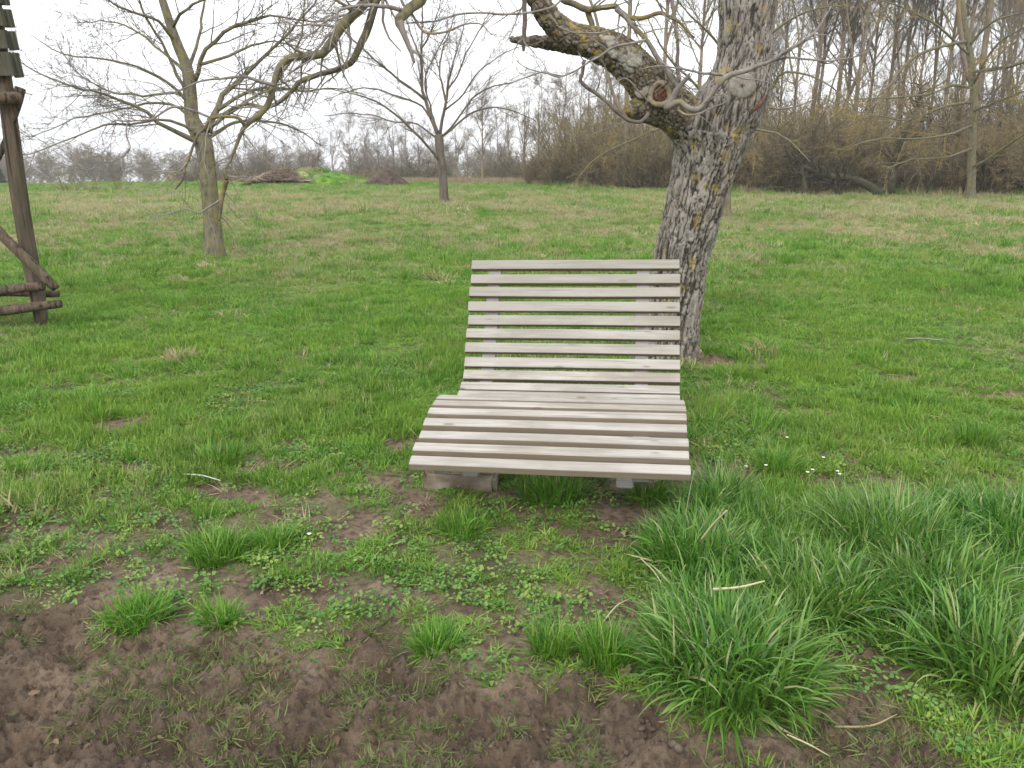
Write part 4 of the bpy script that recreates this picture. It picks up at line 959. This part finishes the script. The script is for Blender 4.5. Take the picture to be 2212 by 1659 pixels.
# smaller branches of the old tree
def limbO(pts, Y0, dY, mat, name='branch', sides=10, K=34, wb=.012):
    p, r = trace(pts, Y0, dY); a, b = resample(p, r, K); a = wobble(a[None], wb, rs, 9)[0]; b = b * (1 + .18 * (vnoise(a * 30, 2) - .5))
    V, F = tubes((a - locO)[None], b[None], sides, True); link(name, mesh_np(name, V, F, True, mat), old); return a, b
OB = []
MG = MAT_TWIG_G
spec = [
    ([(1436, 236, 14), (1450, 226, 14), (1467, 219, 13), (1483, 231, 12), (1500, 236, 12), (1515, 232, 12), (1529, 214, 11), (1550, 184, 11), (1574, 165, 12), (1620, 150, 10), (1660, 132, 9), (1712, 104, 8), (1758, 74, 7), (1775, 50, 5), (1795, 15, 4)], YO - .42, -.2, MG, 0),
    ([(1574, 164, 7), (1540, 160, 6), (1500, 155, 5), (1466, 148, 4), (1420, 142, 3), (1380, 150, 2)], YO - .43, -.2, MG, 0),
    ([(1447, -20, 9), (1455, 30, 8), (1460, 70, 8), (1463, 120, 8), (1464, 178, 10)], YO - .3, -.05, MAT_TWIG, 0),
    ([(1440, 232, 14), (1455, 205, 13), (1468, 185, 11), (1482, 168, 10), (1490, 158, 4)], YO - .42, -.05, MG, 0),
    ([(1400, 244, 10), (1398, 250, 9), (1388, 260, 8), (1378, 263, 8), (1360, 260, 8), (1335, 245, 8), (1311, 221, 8), (1297, 210, 8), (1283, 200, 8), (1262, 185, 8), (1253, 173, 8), (1257, 160, 8), (1262, 130, 8)], YO - .30, -.1, MAT_TWIG, 0),
    ([(1205, -20, 16), (1216, 0, 15), (1240, 8, 14), (1268, 20, 14), (1300, 18, 12), (1329, 14, 12), (1340, 25, 12), (1354, 37, 11), (1391, 40, 10), (1421, 28, 9), (1440, 33, 8), (1468, 48, 6), (1500, 80, 4)], YO - .2, -.3, MAT_LICH, 1),
    ([(1268, 20, 14), (1275, 35, 13), (1279, 50, 13), (1280, 66, 10)], YO - .25, 0, MAT_LICH, 0),
    ([(1330, 18, 12), (1350, 35, 11), (1375, 65, 10), (1398, 90, 10), (1422, 128, 11), (1446, 160, 12), (1462, 188, 12)], YO - .38, 0, MG, 0),
    ([(1395, 86, 6), (1360, 95, 6), (1322, 103, 5), (1290, 125, 5), (1250, 148, 4), (1214, 163, 4), (1180, 160, 3), (1134, 145, 2), (1115, 130, 2)], YO - .5, -.2, MG, 0),
    ([(1214, 163, 3), (1160, 158, 3), (1100, 182, 2), (1080, 200, 2)], YO - .6, -.2, MG, 0),
    ([(1322, 100, 4), (1350, 60, 4), (1320, 65, 3), (1290, 72, 3), (1240, 70, 3), (1200, 55, 2)], YO - .5, -.1, MG, 0),
    ([(1131, -30, 10), (1134, 30, 10), (1132, 70, 10), (1132, 104, 8), (1130, 110, 2)], YO - .5, 0, MAT_TWIG, 0),
    ([(1220, -10, 4), (1195, 14, 5), (1150, 26, 5), (1100, 30, 5), (1050, 28, 4), (990, 30, 4), (940, 45, 4), (880, 50, 3)], YO - .6, -.2, MG, 1),
    ([(850, -40, 5), (870, 5, 6), (890, 30, 6), (905, 55, 6), (920, 68, 6), (945, 72, 5), (975, 65, 5), (1005, 52, 4), (1040, 50, 3), (1060, 75, 2)], YO - .8, -.2, MG, 1),
    ([(1663, 133, 5), (1700, 125, 5), (1745, 128, 4), (1790, 130, 4), (1850, 120, 3), (1900, 100, 2)], YO - .5, -.3, MG, 0),
    ([(1760, 70, 5), (1762, 110, 4), (1768, 130, 4), (1783, 136, 3), (1800, 130, 3), (1830, 105, 2)], YO - .6, -.1, MG, 0),
    ([(1658, 232, 4), (1690, 237, 4), (1720, 230, 3), (1760, 215, 2)], YO - .1, -.1, MG, 0),
    ([(1465, 238, 5), (1480, 246, 5), (1500, 246, 4), (1540, 232, 3), (1570, 218, 2)], YO - .45, -.1, MG, 0),
    ([(1400, 220, 4), (1385, 200, 4), (1350, 170, 3), (1320, 190, 2)], YO - .42, -.1, MG, 0),
    # the long hanging limbs that come down from above the frame to the left
    ([(1130, -130, 42), (1060, -190, 38), (980, -130, 32), (920, -20, 26), (905, 2, 25), (882, 22, 22), (862, 38, 20), (862, 52, 18)], YO - .5, -.6, MAT_BK_ORCH, 0),
    ([(862, 46, 18), (868, 65, 15), (877, 85, 12), (886, 108, 9), (893, 132, 7), (894, 134, 5)], YO - 1.1, 0, MG, 0),
    ([(866, 22, 10), (840, 15, 9), (800, 13, 8), (770, 13, 7), (740, 18, 6), (728, 26, 6), (722, 60, 4), (710, 110, 3)], YO - 1.1, -.3, MG, 1),
    ([(980, -130, 30), (900, -140, 28), (850, -70, 26), (800, -8, 24), (775, 20, 22), (745, 48, 21), (720, 85, 20), (698, 114, 19), (662, 122, 17), (625, 127, 15), (603, 147, 14), (592, 184, 14), (577, 228, 13), (551, 254, 12), (529, 272, 10), (511, 312, 7), (496, 353, 6), (485, 371, 6), (490, 390, 9)], YO - 1.0, -.4, MAT_BK_ORCH, 1),
    ([(850, -70, 22), (830, -30, 19), (813, 0, 18), (800, 40, 17), (790, 75, 16), (770, 118, 15), (758, 136, 14), (735, 150, 13), (700, 160, 12), (650, 175, 11), (625, 200, 10), (600, 225, 9), (575, 232, 8), (540, 225, 7), (510, 232, 7), (480, 248, 6), (448, 258, 5)], YO - 1.1, .3, MAT_BK_ORCH, 1),
    ([(529, 272, 8), (515, 256, 7), (485, 252, 7), (455, 254, 7), (440, 275, 7), (425, 300, 6), (405, 350, 5), (395, 385, 4), (380, 410, 3)], YO - 1.4, -.1, MAT_LICH, 1),
    ([(455, 254, 5), (420, 240, 5), (375, 232, 5), (345, 248, 4), (331, 257, 4), (300, 262, 3), (275, 264, 3), (245, 262, 2)], YO - 1.5, -.2, MG, 1),
    ([(592, 184, 8), (560, 175, 7), (520, 165, 6), (480, 168, 5), (430, 176, 4), (380, 200, 3), (340, 205, 2)], YO - 1.3, -.3, MG, 1),
    ([(490, 390, 10), (484, 410, 10), (478, 440, 8), (473, 475, 4)], YO - 1.4, 0, MAT_LICH, 0),
    ([(478, 430, 4), (455, 445, 4), (430, 458, 3), (400, 452, 3), (370, 460, 3), (330, 470, 2)], YO - 1.4, -.1, MG, 1),
    ([(486, 415, 4), (500, 432, 4), (512, 450, 2)], YO - 1.4, -.1, MAT_TWIG, 0),
    ([(405, 350, 4), (385, 370, 3), (350, 372, 3), (330, 372, 2)], YO - 1.5, -.1, MG, 0),
    ([(275, 264, 3), (272, 290, 3), (280, 322, 3), (250, 345, 3), (220, 350, 2), (190, 368, 2), (160, 360, 1.5)], YO - 1.7, -.1, MG, 0),
    ([(276, 325, 2.5), (262, 355, 2.5), (268, 370, 2.5), (260, 390, 2)], YO - 1.7, -.1, MG, 0)]
for pts, y0, dy, mt, tw in spec:
    a, b = limbO(pts, y0, dy, mt); OB.append((a, b, tw))
P, Q = np.array([a for a, b, t in OB]), np.array([b for a, b, t in OB])
tw = [i for i in range(len(OB)) if i not in (3, 6, 19)]
C1, q1 = spawn(P[tw], Q[tw], 230, .12, .55, 50, 0, .13, 9, rs, rmin=.0022, rscale=.4, droop=.04)
hang = [i for i in range(len(OB)) if OB[i][2]]
C1b, q1b = spawn(P[hang], Q[hang], 110, .2, .7, 48, .0, .15, 9, rs, rmin=.0022, rscale=.35, droop=.10)
# hanging twigs under the left limb
C2, q2 = spawn(np.concatenate([C1, C1b]), np.concatenate([q1, q1b]), 800, .04, .22, 50, 0, .15, 5, rs, rmin=.0016)
V, F = join([tubes(C1 - locO, q1, 5), tubes(C1b - locO, q1b, 5), tubes(C2 - locO, q2, 4)])
link('crown', mesh_np('crown', V, F, True, MAT_TWIG_G), old)

# ------------------------------------------------------------------ forest trees
ORD = 'first second third fourth fifth sixth seventh eighth ninth tenth eleventh twelfth thirteenth fourteenth fifteenth sixteenth seventeenth eighteenth'.split()
def curve_trunk(h, r, rs, lean=.03, K=18):
    z = np.linspace(0, h, K); x = np.cumsum(rs.normal(0, lean, K)) * h / K; y = np.cumsum(rs.normal(0, lean, K)) * h / K
    return np.stack([x - x[0], y - y[0], z - .2], 1), r * (1 - .85 * (z / h) ** 1.2) * np.where(z < .5, 1.15, 1)
def forest_tree(seed, h, r, n1_, n2_, n3_, low=.25, mats=(MAT_FOREST, MAT_FTWIG), up=.08, tr=.010, sp=1.0, a1=38, stems=1):
    rs = np.random.default_rng(seed); P, Q = curve_trunk(h, r, rs)
    P = P[None]; Q = Q[None]
    if stems > 1:
        k = stems; P2, Q2 = spawn(P, Q, k, h * .55, h * .85, 22, .05, .08, 18, rs, rscale=.8, tmin=.02, rmin=r * .5, lfall=.2); m_ = P2[:, 0, 2] < h * .5; P = np.concatenate([P, P2[m_]]); Q = np.concatenate([Q, Q2[m_]])
    vt, ft = tubes(P, Q, 8, True)
    C1, q1 = spawn(P, Q, n1_, h * .14 * sp, h * .36 * sp, a1, up, .09, 9, rs, tmin=low, rmin=tr * 1.6, lfall=.5, rscale=.6)
    C2, q2 = spawn(C1, q1, n2_, h * .06, h * .15, 40, up, .10, 6, rs, rmin=tr * 1.1)
    C3, q3 = spawn(C2, q2, n3_, h * .02, h * .06, 42, .05, .1, 3, rs, rmin=tr * .75)
    t = mesh_np('trunk', vt, ft, True, mats[0])
    V, F = join([tubes(C1, q1, 4), tubes(C2, q2, 3), tubes(C3, q3, 3)])
    return t, mesh_np('crown', V, F, True, mats[1])
def make_proto(name, label, cat, ms, names=('trunk', 'crown'), group=None):
    t = thing(name, label, cat, (0, 0, 0), group)
    for n_, m_ in zip(names, ms): link(n_, m_, t)
    return t
protos = []
FG = 'tall bare trees of the wood behind the hedge'; FL = 'tall thin bare tree of the wood behind the brown hedge on the right'
for i in range(5):
    protos.append(forest_tree(40 + i, 17 + 1.5 * i, .095 + .015 * i, 44, 420, 3600, low=.20 + .04 * i, tr=.010, stems=(1, 3, 1, 2, 3)[i]))
rs = np.random.default_rng(77)
def place(ms, px, Y, name, label, cat, group, sc=1, names=('trunk', 'crown'), rz=None, sz=None):
    x = (px - CX) / FPX * (Y * math.cos(P_) + .4) ; z = hz(x, Y)
    t = thing(name, label, cat, (x, Y, z - .05), group, rs.uniform(0, 6.28) if rz is None else rz); t.scale = (sc, sc, sz or sc)
    for n_, m_ in zip(names, ms): link(n_, m_, t)
    return t
marks = [1668, 1702, 1740, 1752, 1788, 1808, 1832, 1862, 1895, 1925, 1958, 1990, 2018, 2046, 2088, 2118, 2150, 2182, 2215, 2260, 2310, 1640, 1500, 1420, 1350]
for i, px in enumerate(marks):
    Y = rs.uniform(48, 60); big = px in (1740, 1808, 2088)
    place(protos[i % 5], px, Y, 'forest_tree', 'tall bare tree, %s from the left in the front of the wood on the right' % ORD[i] if i < 18 else FL, 'tree', FG if i < 18 else FG + ', farther in', 1.0 if not big else 1.3)
for i in range(20):
    px = rs.uniform(1560, 2450); place(protos[rs.integers(5)], px, rs.uniform(60, 95), 'forest_tree', FL, 'tree', FG + ', farther in', rs.uniform(.85, 1.1))
# lower trees on the crest in the middle, behind the field edge
cp = [forest_tree(60 + i, 8.5, .075 + .012 * i, 36, 420, 3400, low=.08, up=.03, tr=.0095, sp=1.15, a1=42, stems=(4, 2, 5, 3, 1)[i]) for i in range(5)]
CG = 'bare trees beyond the field edge'
CL = 'slim grey bare tree standing beyond the edge of the field'
for px, top, Y in ((1043, 205, 70), (1205, 190, 66), (820, 262, 84), (760, 258, 90), (850, 270, 86), (880, 262, 80), (905, 285, 92), (940, 290, 88), (985, 262, 86), (1010, 290, 90), (1075, 250, 84), (1100, 240, 80), (1130, 215, 76),
                   (1165, 200, 70), (580, 290, 96), (545, 305, 100), (650, 300, 96), (690, 305, 100), (620, 315, 104), (720, 290, 98), (500, 310, 104), (1250, 170, 66), (1300, 160, 66), (790, 285, 100), (870, 300, 100), (960, 300, 100), (1060, 290, 98), (460, 318, 110), (1185, 240, 80), (1225, 220, 76), (1270, 180, 72), (1330, 150, 70)):
    x = (px - CX) / FPX * Y; zb = hz(x, Y) - .2; ztop = AY(px, top, Y)[2]; s = (ztop - zb) / 8.3
    place(cp[rs.integers(5)], px, Y, 'field_edge_tree', 'slim straight bare tree at the field edge just right of the middle orchard tree' if px == 1043 else CL, 'tree', CG if px != 1043 else None, s * .95, sz=s)

# shrubs of the hedge
def shrub(seed, h, rad, ns, n2_, n3_, mat, arch=.05, tr=.010):
    rs = np.random.default_rng(seed); K = 8
    a = rs.uniform(0, 6.28, ns); r = rad * .6 * np.sqrt(rs.uniform(0, 1, ns)); P = np.zeros((ns, K, 3)); P[:, 0] = np.stack([r * np.cos(a), r * np.sin(a), 0 * a - .1], 1)
    d = np.stack([np.cos(a) * rs.uniform(.0, .65, ns), np.sin(a) * rs.uniform(0, .65, ns), np.ones(ns)], 1); L_ = h * rs.uniform(.45, 1.1, ns)
    for k in range(1, K):
        d /= np.linalg.norm(d, axis=1, keepdims=True); P[:, k] = P[:, k - 1] + d * (L_ / (K - 1))[:, None]; d = d + rs.normal(0, .12, (ns, 3)); d[:, 2] -= arch
    Q = rs.uniform(.6, 1.3, ns)[:, None] * .028 * (1 - .75 * np.linspace(0, 1, K))[None]
    C2, q2 = spawn(P, Q, n2_, .5, 1.7, 45, -.02, .16, 6, rs, rmin=tr, tmin=.05)
    C3, q3 = spawn(C2, q2, n3_, .15, .6, 50, 0, .15, 3, rs, rmin=tr * .8)
    V, F = tubes(P, Q, 4); s = mesh_np('stems', V, F, True, MAT_SHRUBD)
    V, F = join([tubes(C2, q2, 3), tubes(C3, q3, 3)]); return s, mesh_np('twigs', V, F, True, mat)
sh = [shrub(80 + i, 3.6 + .3 * i, 1.9, 46, 560, 4200, (MAT_SHRUB, MAT_SHRUB, MAT_SHRUBD, MAT_SHRUB)[i], .10) for i in range(4)]
tallsh = [shrub(90 + i, 5.2, 2.0, 90, 900, 5200, MAT_SHRUB, .02, .009) for i in range(3)]
ORD_ = 'first second third fourth fifth sixth seventh eighth ninth tenth eleventh twelfth thirteenth fourteenth fifteenth sixteenth seventeenth eighteenth nineteenth twentieth'.split()
del ORD_
SG = 'shrubs of the hedge along the field'; SL = 'dense brown leafless shrub in the hedge on the right side of the field'; SL2 = 'tall brown leafless shrub in the hedge between the two orchard trees and the wood'
def hb(px, py): return G(px, py)[1]
for i, (px, py, s) in enumerate([(1655, 416, .85), (1690, 416, 1.0), (1750, 418, 1.02), (1815, 418, .92), (1880, 419, .98), (1945, 420, .9), (2010, 421, .85), (2070, 422, .95), (2140, 423, .95), (2210, 423, 1.0), (2290, 424, 1.1), (2380, 424, 1.1),
                                 (1720, 411, 1.05), (1980, 412, 1.0), (2240, 414, 1.15), (1620, 411, .9), (1850, 409, 1.15), (2110, 409, 1.15), (1690, 408, 1.0), (1790, 408, 1.1), (1920, 408, 1.05), (2050, 408, 1.15), (2180, 408, 1.1)]):
    place(sh[i % 4], px, hb(px, py), 'hedge_shrub', 'leafless brown shrub, %s in the front row of the right hedge from the tree' % ORD[i] if i < 12 else 'brown leafless shrub behind the front row of the right hedge', 'shrub', SG if i < 12 else 'back row of the right hedge', s * (1.22 if i < 12 else 1.5) * rs.uniform(.7, 1.2), ('stems', 'twigs'))
for i, (px, py, s) in enumerate([(1195, 404, .72), (1235, 404, .9), (1280, 405, 1.0), (1325, 406, 1.05), (1370, 408, 1.05), (1415, 410, 1.0), (1460, 411, 1.0), (1510, 411, 1.0), (1560, 411, 1.0), (1255, 401, 1.15), (1300, 401, 1.2), (1350, 401, 1.25), (1400, 402, 1.2), (1160, 403, .55)]):
    place(tallsh[i % 3], px, hb(px, py), 'hedge_shrub', 'tall leafless shrub left of the old tree, %s of its front row from the left' % ORD[i] if i < 6 else 'tall leafless shrub in the thicket left of and behind the old tree', 'shrub', 'tall shrubs left of the old tree' if i < 6 else 'tall shrubs behind the front row', s * .95, ('stems', 'twigs'))
for i, (px, py, s) in enumerate([(1240, 404, .45), (1310, 406, .5), (1400, 409, .5)]):
    place(sh[2], px, hb(px, py) - .5, 'hedge_shrub', 'low dark shrub at the foot of the tall hedge left of the old tree', 'shrub', 'low dark shrubs under the tall hedge', s, ('stems', 'twigs'))
# dark leaning stems at the foot of the hedge
def dark_limb(pts, label):
    Y = hb(pts[0][0], 419) - 3.2; p, r = trace(pts, Y, 0); a, b = resample(p, r, 16); a = wobble(a[None], .15, rs, .8)[0]; loc = a[0].copy(); V, F = tubes((a - loc)[None], b[None], 8, True)
    t = thing('leaning_trunk', label, 'trunk', loc, 'dark trunks leaning out of the hedge'); link('trunk', mesh_np('trunk', V, F, True, MAT_DARKLOG), t)
    C, q = spawn(a[None] - loc, b[None], 60, .5, 1.8, 50, 0, .15, 8, rs, rmin=.014); V, F = tubes(C, q, 4); link('branches', mesh_np('branches', V, F, True, MAT_DARKLOG), t)
dark_limb([(1905, 421, 22), (1875, 400, 18), (1830, 385, 15), (1790, 380, 13), (1750, 362, 12), (1715, 345, 9), (1690, 320, 5)], 'long dark trunk leaning left out of the hedge near the ground')
dark_limb([(1812, 420, 12), (1798, 400, 10), (1782, 382, 9), (1765, 360, 6)], 'short dark trunk crossing the long leaning one')
dark_limb([(1738, 419, 13), (1737, 395, 12), (1734, 370, 11), (1728, 330, 7)], 'dark upright trunk left of the long leaning one')
dark_limb([(1925, 421, 17), (1928, 390, 15), (1940, 330, 12), (1955, 290, 10), (1985, 230, 7), (1990, 180, 4)], 'dark twisted trunk in the middle of the right hedge')
dark_limb([(2240, 423, 15), (2180, 380, 12), (2130, 350, 10), (2100, 368, 7)], 'dark trunk bending out of the hedge by the right edge')

# far wood on the left: many small crowns, one mass
fw = [forest_tree(120 + i, 8, .10, 40, 300, 1700, low=.03, up=.03, tr=.013, sp=1.2, a1=45, stems=4)[1] for i in range(4)]
n = 420; rs = np.random.default_rng(5)
px = rs.uniform(-700, 1180, n); Y = rs.uniform(100, 150, n); x = (px - CX) / FPX * Y; z = height(x, Y) - .3
s = rs.uniform(.8, 1.15, n) * .62
scatter('far_woods', np.stack([x, Y, z], 1), np.stack([0 * x, 0 * x, rs.uniform(0, 6.28, n)], 1), np.stack([s * 1.5, s * 1.5, s], 1), rs.integers(0, 4, n), fw)
# undergrowth along the forest floor, behind the hedges
ug = shrub(140, 3.0, 3.5, 60, 700, 3800, MAT_SHRUBD, .15, .02)[1]; ug2 = shrub(141, 2.4, 3.5, 60, 700, 3800, MAT_SHRUB, .15, .02)[1]
px = rs.uniform(1150, 2600, 60); Y = rs.uniform(54, 85, 60); x = (px - CX) / FPX * Y; z = height(x, Y) - .3; s = rs.uniform(.55, 1.0, 60)
scatter('forest_undergrowth', np.stack([x, Y, z], 1), np.stack([0 * x, 0 * x, rs.uniform(0, 6.28, 60)], 1), np.stack([s, s, s], 1), rs.integers(0, 2, 60), [ug, ug2])
px = rs.uniform(430, 1180, 60); Y = rs.uniform(76, 100, 60); x = (px - CX) / FPX * Y; z = height(x, Y) - .3; s = rs.uniform(.5, .95, 60)
scatter('far_undergrowth', np.stack([x, Y, z], 1), np.stack([0 * x, 0 * x, rs.uniform(0, 6.28, 60)], 1), np.stack([s, s, s], 1), rs.integers(0, 2, 60), [ug, ug2])
# conifers among them
def conifer(seed, h):
    rs = np.random.default_rng(seed); P = np.array([[[0, 0, 0], [0, 0, h * .5], [0, 0, h]]]); Q = np.array([[h * .015, h * .01, .01]])
    n = 420; z = h * (.12 + .86 * rs.uniform(0, 1, n)); a = rs.uniform(0, 6.28, n); L_ = (h - z) * .36 * rs.uniform(.6, 1.15, n) + .08; K = 4
    t = np.linspace(0, 1, K); C = np.stack([np.cos(a)[:, None] * L_[:, None] * t, np.sin(a)[:, None] * L_[:, None] * t, z[:, None] - .25 * L_[:, None] * t + .1 * L_[:, None] * t ** 2], -1)
    C3, q3 = spawn(C, np.full((n, K), .03), 4500, .15, .4, 55, -.03, .1, 3, rs, rmin=.018)
    vt, ft = tubes(P, Q, 6); V, F = join([tubes(C, np.full((n, K), .03), 3), tubes(C3, q3, 3)]); return mesh_np('trunk', vt, ft, True, MAT_FOREST), mesh_np('crown', V, F, True, MAT_CONIF)
for px, top, Y, lb in ((240, 325, 125, 'dark pointed conifer in the far wood seen left of the orchard tree'), (-5, 345, 95, 'dark conifer at the left edge behind the wooden post'), (520, 350, 120, 'small dark conifer behind the brush pile')):
    x = (px - CX) / FPX * Y; zb = hz(x, Y); s = (AY(px, top, Y)[2] - zb); place(conifer(px + 50, s), px, Y, 'conifer', lb, 'tree', None)
# saplings on the left field edge
sap = shrub(150, 1.3, .6, 16, 60, 160, MAT_SHRUB, .02, .006)
for px, py, s, lb in ((150, 416, .8, 'leftmost thin leafless sapling clump at the far left field edge'), (198, 415, .6, 'middle thin leafless sapling clump at the far left field edge'), (262, 413, .65, 'rightmost thin leafless sapling clump at the far left field edge')):
    place(sap, px, hb(px, py), 'sapling_clump', lb, 'shrub', 'sapling clumps', s, ('stems', 'twigs'))
# ragged longer grass at the foot of the hedge
mg = [tuft_mesh('margin_tuft', 40, .30, .15, .55, .022, (MAT_GRASS, MAT_STRAW, MAT_GRASS)[i], 4, .4, .8, 380 + i) for i in range(3)]
px = rs.uniform(1140, 2500, 900); py = np.interp(px, [1140, 1430, 1600, 2500], [403, 408, 416, 427]) + rs.normal(0, 1.2, 900)
gp = np.array([G(a, b) for a, b in zip(px, py)]); s = rs.uniform(.5, 1.2, 900)
scatter('hedge_margin_grass', np.stack([gp[:, 0], gp[:, 1], height(gp[:, 0], gp[:, 1])], 1), mk_rot(900, rs, .1), np.stack([s, s, s], 1), rs.integers(0, 3, 900), mg)
# brush pile, heap, mound weeds
c = G(603, 392); c[1] = 54.; c[0] = (603 - CX) / FPX * (54 * math.cos(P_) + .4); zc = hz(c[0], c[1])
rs = np.random.default_rng(8); n = 1500
t = thing('brush_pile', 'pile of brown cut branches and twigs on the field edge', 'brush pile', (c[0], c[1], zc))
a = rs.uniform(-2.2, 2.2, n); b = rs.uniform(-1.2, 1.2, n); hgt = .68 * np.maximum(0, 1 - (a / 2.3) ** 2) * (.7 + .5 * np.sin(a * 2.1 + 1)) * np.maximum(0, 1 - (b / 1.3) ** 2) * rs.uniform(.2, 1, n) ** .4
d = np.stack([rs.normal(0, 1, n), rs.normal(0, .6, n), rs.normal(0, .22, n)], 1); d /= np.linalg.norm(d, axis=1, keepdims=True); L_ = rs.uniform(.25, 1.0, n)
o = np.stack([a, b, hgt], 1); P = np.stack([o - d * L_[:, None] / 2, o + rs.normal(0, .04, (n, 3)), o + d * L_[:, None] / 2], 1); P[..., 2] = np.maximum(P[..., 2], 0)
V, F = tubes(P, rs.uniform(.008, .03, n)[:, None] * np.ones((1, 3)), 4); link('branches', mesh_np('branches', V, F, True, MAT_BRUSH), t)
def heap(name, label, cat, px, Y, w, h, mat, seed):
    x = (px - CX) / FPX * (Y * math.cos(P_) + .4); z = hz(x, Y); g = np.linspace(-1, 1, 50); A, B = np.meshgrid(g, g); A = A.ravel(); B = B.ravel(); r = np.hypot(A, B)
    p3 = np.stack([A * 3, B * 3, 0 * A + seed], 1); H_ = h * np.clip(1 - r ** 1.7, -.1, 1) * (.6 + .8 * fbm(p3, 4, seed)) + .05 * (fbm(p3 * 5, 3, seed + 1) - .5)
    idx = np.arange(2500).reshape(50, 50); q = np.stack([idx[:-1, :-1], idx[:-1, 1:], idx[1:, 1:], idx[1:, :-1]], -1).reshape(-1, 4)
    return tag(link(name, mesh_np(name, np.stack([A * w, B * w * .6, H_], 1), [q], True, mat), None, (x, Y, z - .03)), label, cat)
heap('soil_core', 'low brown heap of rotten material under the cut branches', 'heap', 603, 54.3, 2.2, .5, MAT_BRUSH, 4)
heap('soil_heap', 'dark brown heap of soil and manure right of the green mound', 'heap', 834, 54., 1.6, .85, MAT_HEAP, 6)
wd = [tuft_mesh('weed', 40, .5, .3, .8, .03, MAT_WEED, 3, .2, .3, 700 + i) for i in range(3)]
px = rs.uniform(870, 1130, 260); Y = rs.uniform(60, 66, 260); x = (px - CX) / FPX * Y
s = rs.uniform(.45, .85, 260); scatter('reddish_weeds', np.stack([x, Y, height(x, Y)], 1), mk_rot(260, rs, .05), np.stack([s, s, s], 1), rs.integers(0, 3, 260), wd)

# ------------------------------------------------------------------ raised wooden frame at the left edge
bH = G(90, 702); YH = bH[1]; locH = np.array([bH[0], bH[1], 0])
hide = thing('wooden_log_frame', 'wooden log frame with boards at the top, cut by the left edge of the picture', 'log structure', locH)
def log(name, pts, Y0, dY, lb=None, taper=1):
    p, r = trace(pts, Y0, dY); a, b = resample(p, r, 24); b = b * (1 + .06 * (vnoise(a * 8, 4) - .5)); V, F = tubes((a - locH)[None], b[None], 16, True)
    mid = V.mean(0); o = link(name, mesh_np(name, V, F, True, MAT_LOG), hide)
    if lb: o['label'] = lb
log('post', [(91, 712, 27), (85, 660, 29), (72, 595, 32), (61, 540, 33), (39, 405, 34), (26, 300, 33), (16, 225, 32), (8, 160, 30), (-4, 80, 30), (-14, 0, 30), (-28, -100, 30)], YH, 0)
log('brace', [(-60, 430, 21), (0, 503, 21), (60, 562, 21), (110, 612, 20), (121, 624, 16)], YH - .14, 0)
log('crossbar', [(-160, 632, 21), (0, 627, 21), (60, 620, 20), (94, 618, 19)], YH - .12, 0)
log('crossbar', [(-160, 640, 18), (0, 632, 17), (90, 634, 17), (126, 635, 14)], YH + .14, 0)
log('crossbar', [(-160, 688, 22), (0, 672, 22), (60, 664, 21), (131, 656, 17)], YH - .14, 0)
log('crossbar', [(-120, 212, 24), (0, 212, 26), (30, 211, 24), (44, 210, 18)], YH - .16, 0)
log('strut', [(44, 190, 22), (38, 215, 22), (30, 250, 16), (15, 300, 14), (-20, 370, 14)], YH - .02, 0)
log('post', [(-330, 760, 34), (-300, 600, 36), (-260, 300, 40), (-230, 0, 42)], YH, -.2)
for k, (x1, y0, y1) in enumerate(((10, -16, 9), (19, 19, 57), (28, 66, 106), (37, 113, 165))):
    p0 = AY(-240, (y0 + y1) / 2, YH - .1); p1 = AY(x1 - 6, (y0 + y1) / 2, YH - .1); s = px2m(p1)
    o = link('board', boxm('board', p1[0] - p0[0], .05, (y1 - y0) * s * .93, MAT_BOARD, .004), hide, Vector((p0 + p1) / 2 + np.array([0, -.03, 0])) - Vector(locH)); o.rotation_euler = (.14, 0, .0)
    o = link('batten', boxm('batten', 10 * s, .10, (y1 - y0) * s * .97, MAT_BOARD, .004), hide, Vector(AY(x1 - 1, (y0 + y1) / 2 + 2, YH - .06)) - Vector(locH)); o.rotation_euler = (.14, 0, .0)
print('tris', sum(len(me.loops) for me in bpy.data.meshes))

# ------------------------------------------------------------------ air
bm = bmesh.new(); bmesh.ops.create_cube(bm, size=1); me = bpy.data.meshes.new('haze'); bm.to_mesh(me); bm.free()
m = M('air'); pvn = m.n('ShaderNodeVolumePrincipled'); pvn.inputs['Density'].default_value = .0010; pvn.inputs['Color'].default_value = (.95, .96, 1, 1); pvn.inputs['Anisotropy'].default_value = .2
m.l(pvn.outputs[0], m.out.inputs['Volume']); me.materials.append(m.m)
hzb = link('haze', me); hzb.dimensions if False else None; hzb.scale = (1900, 1900, 75); hzb.location = (0, 0, 75 / 2 - 34); hzb['kind'] = 'stuff'
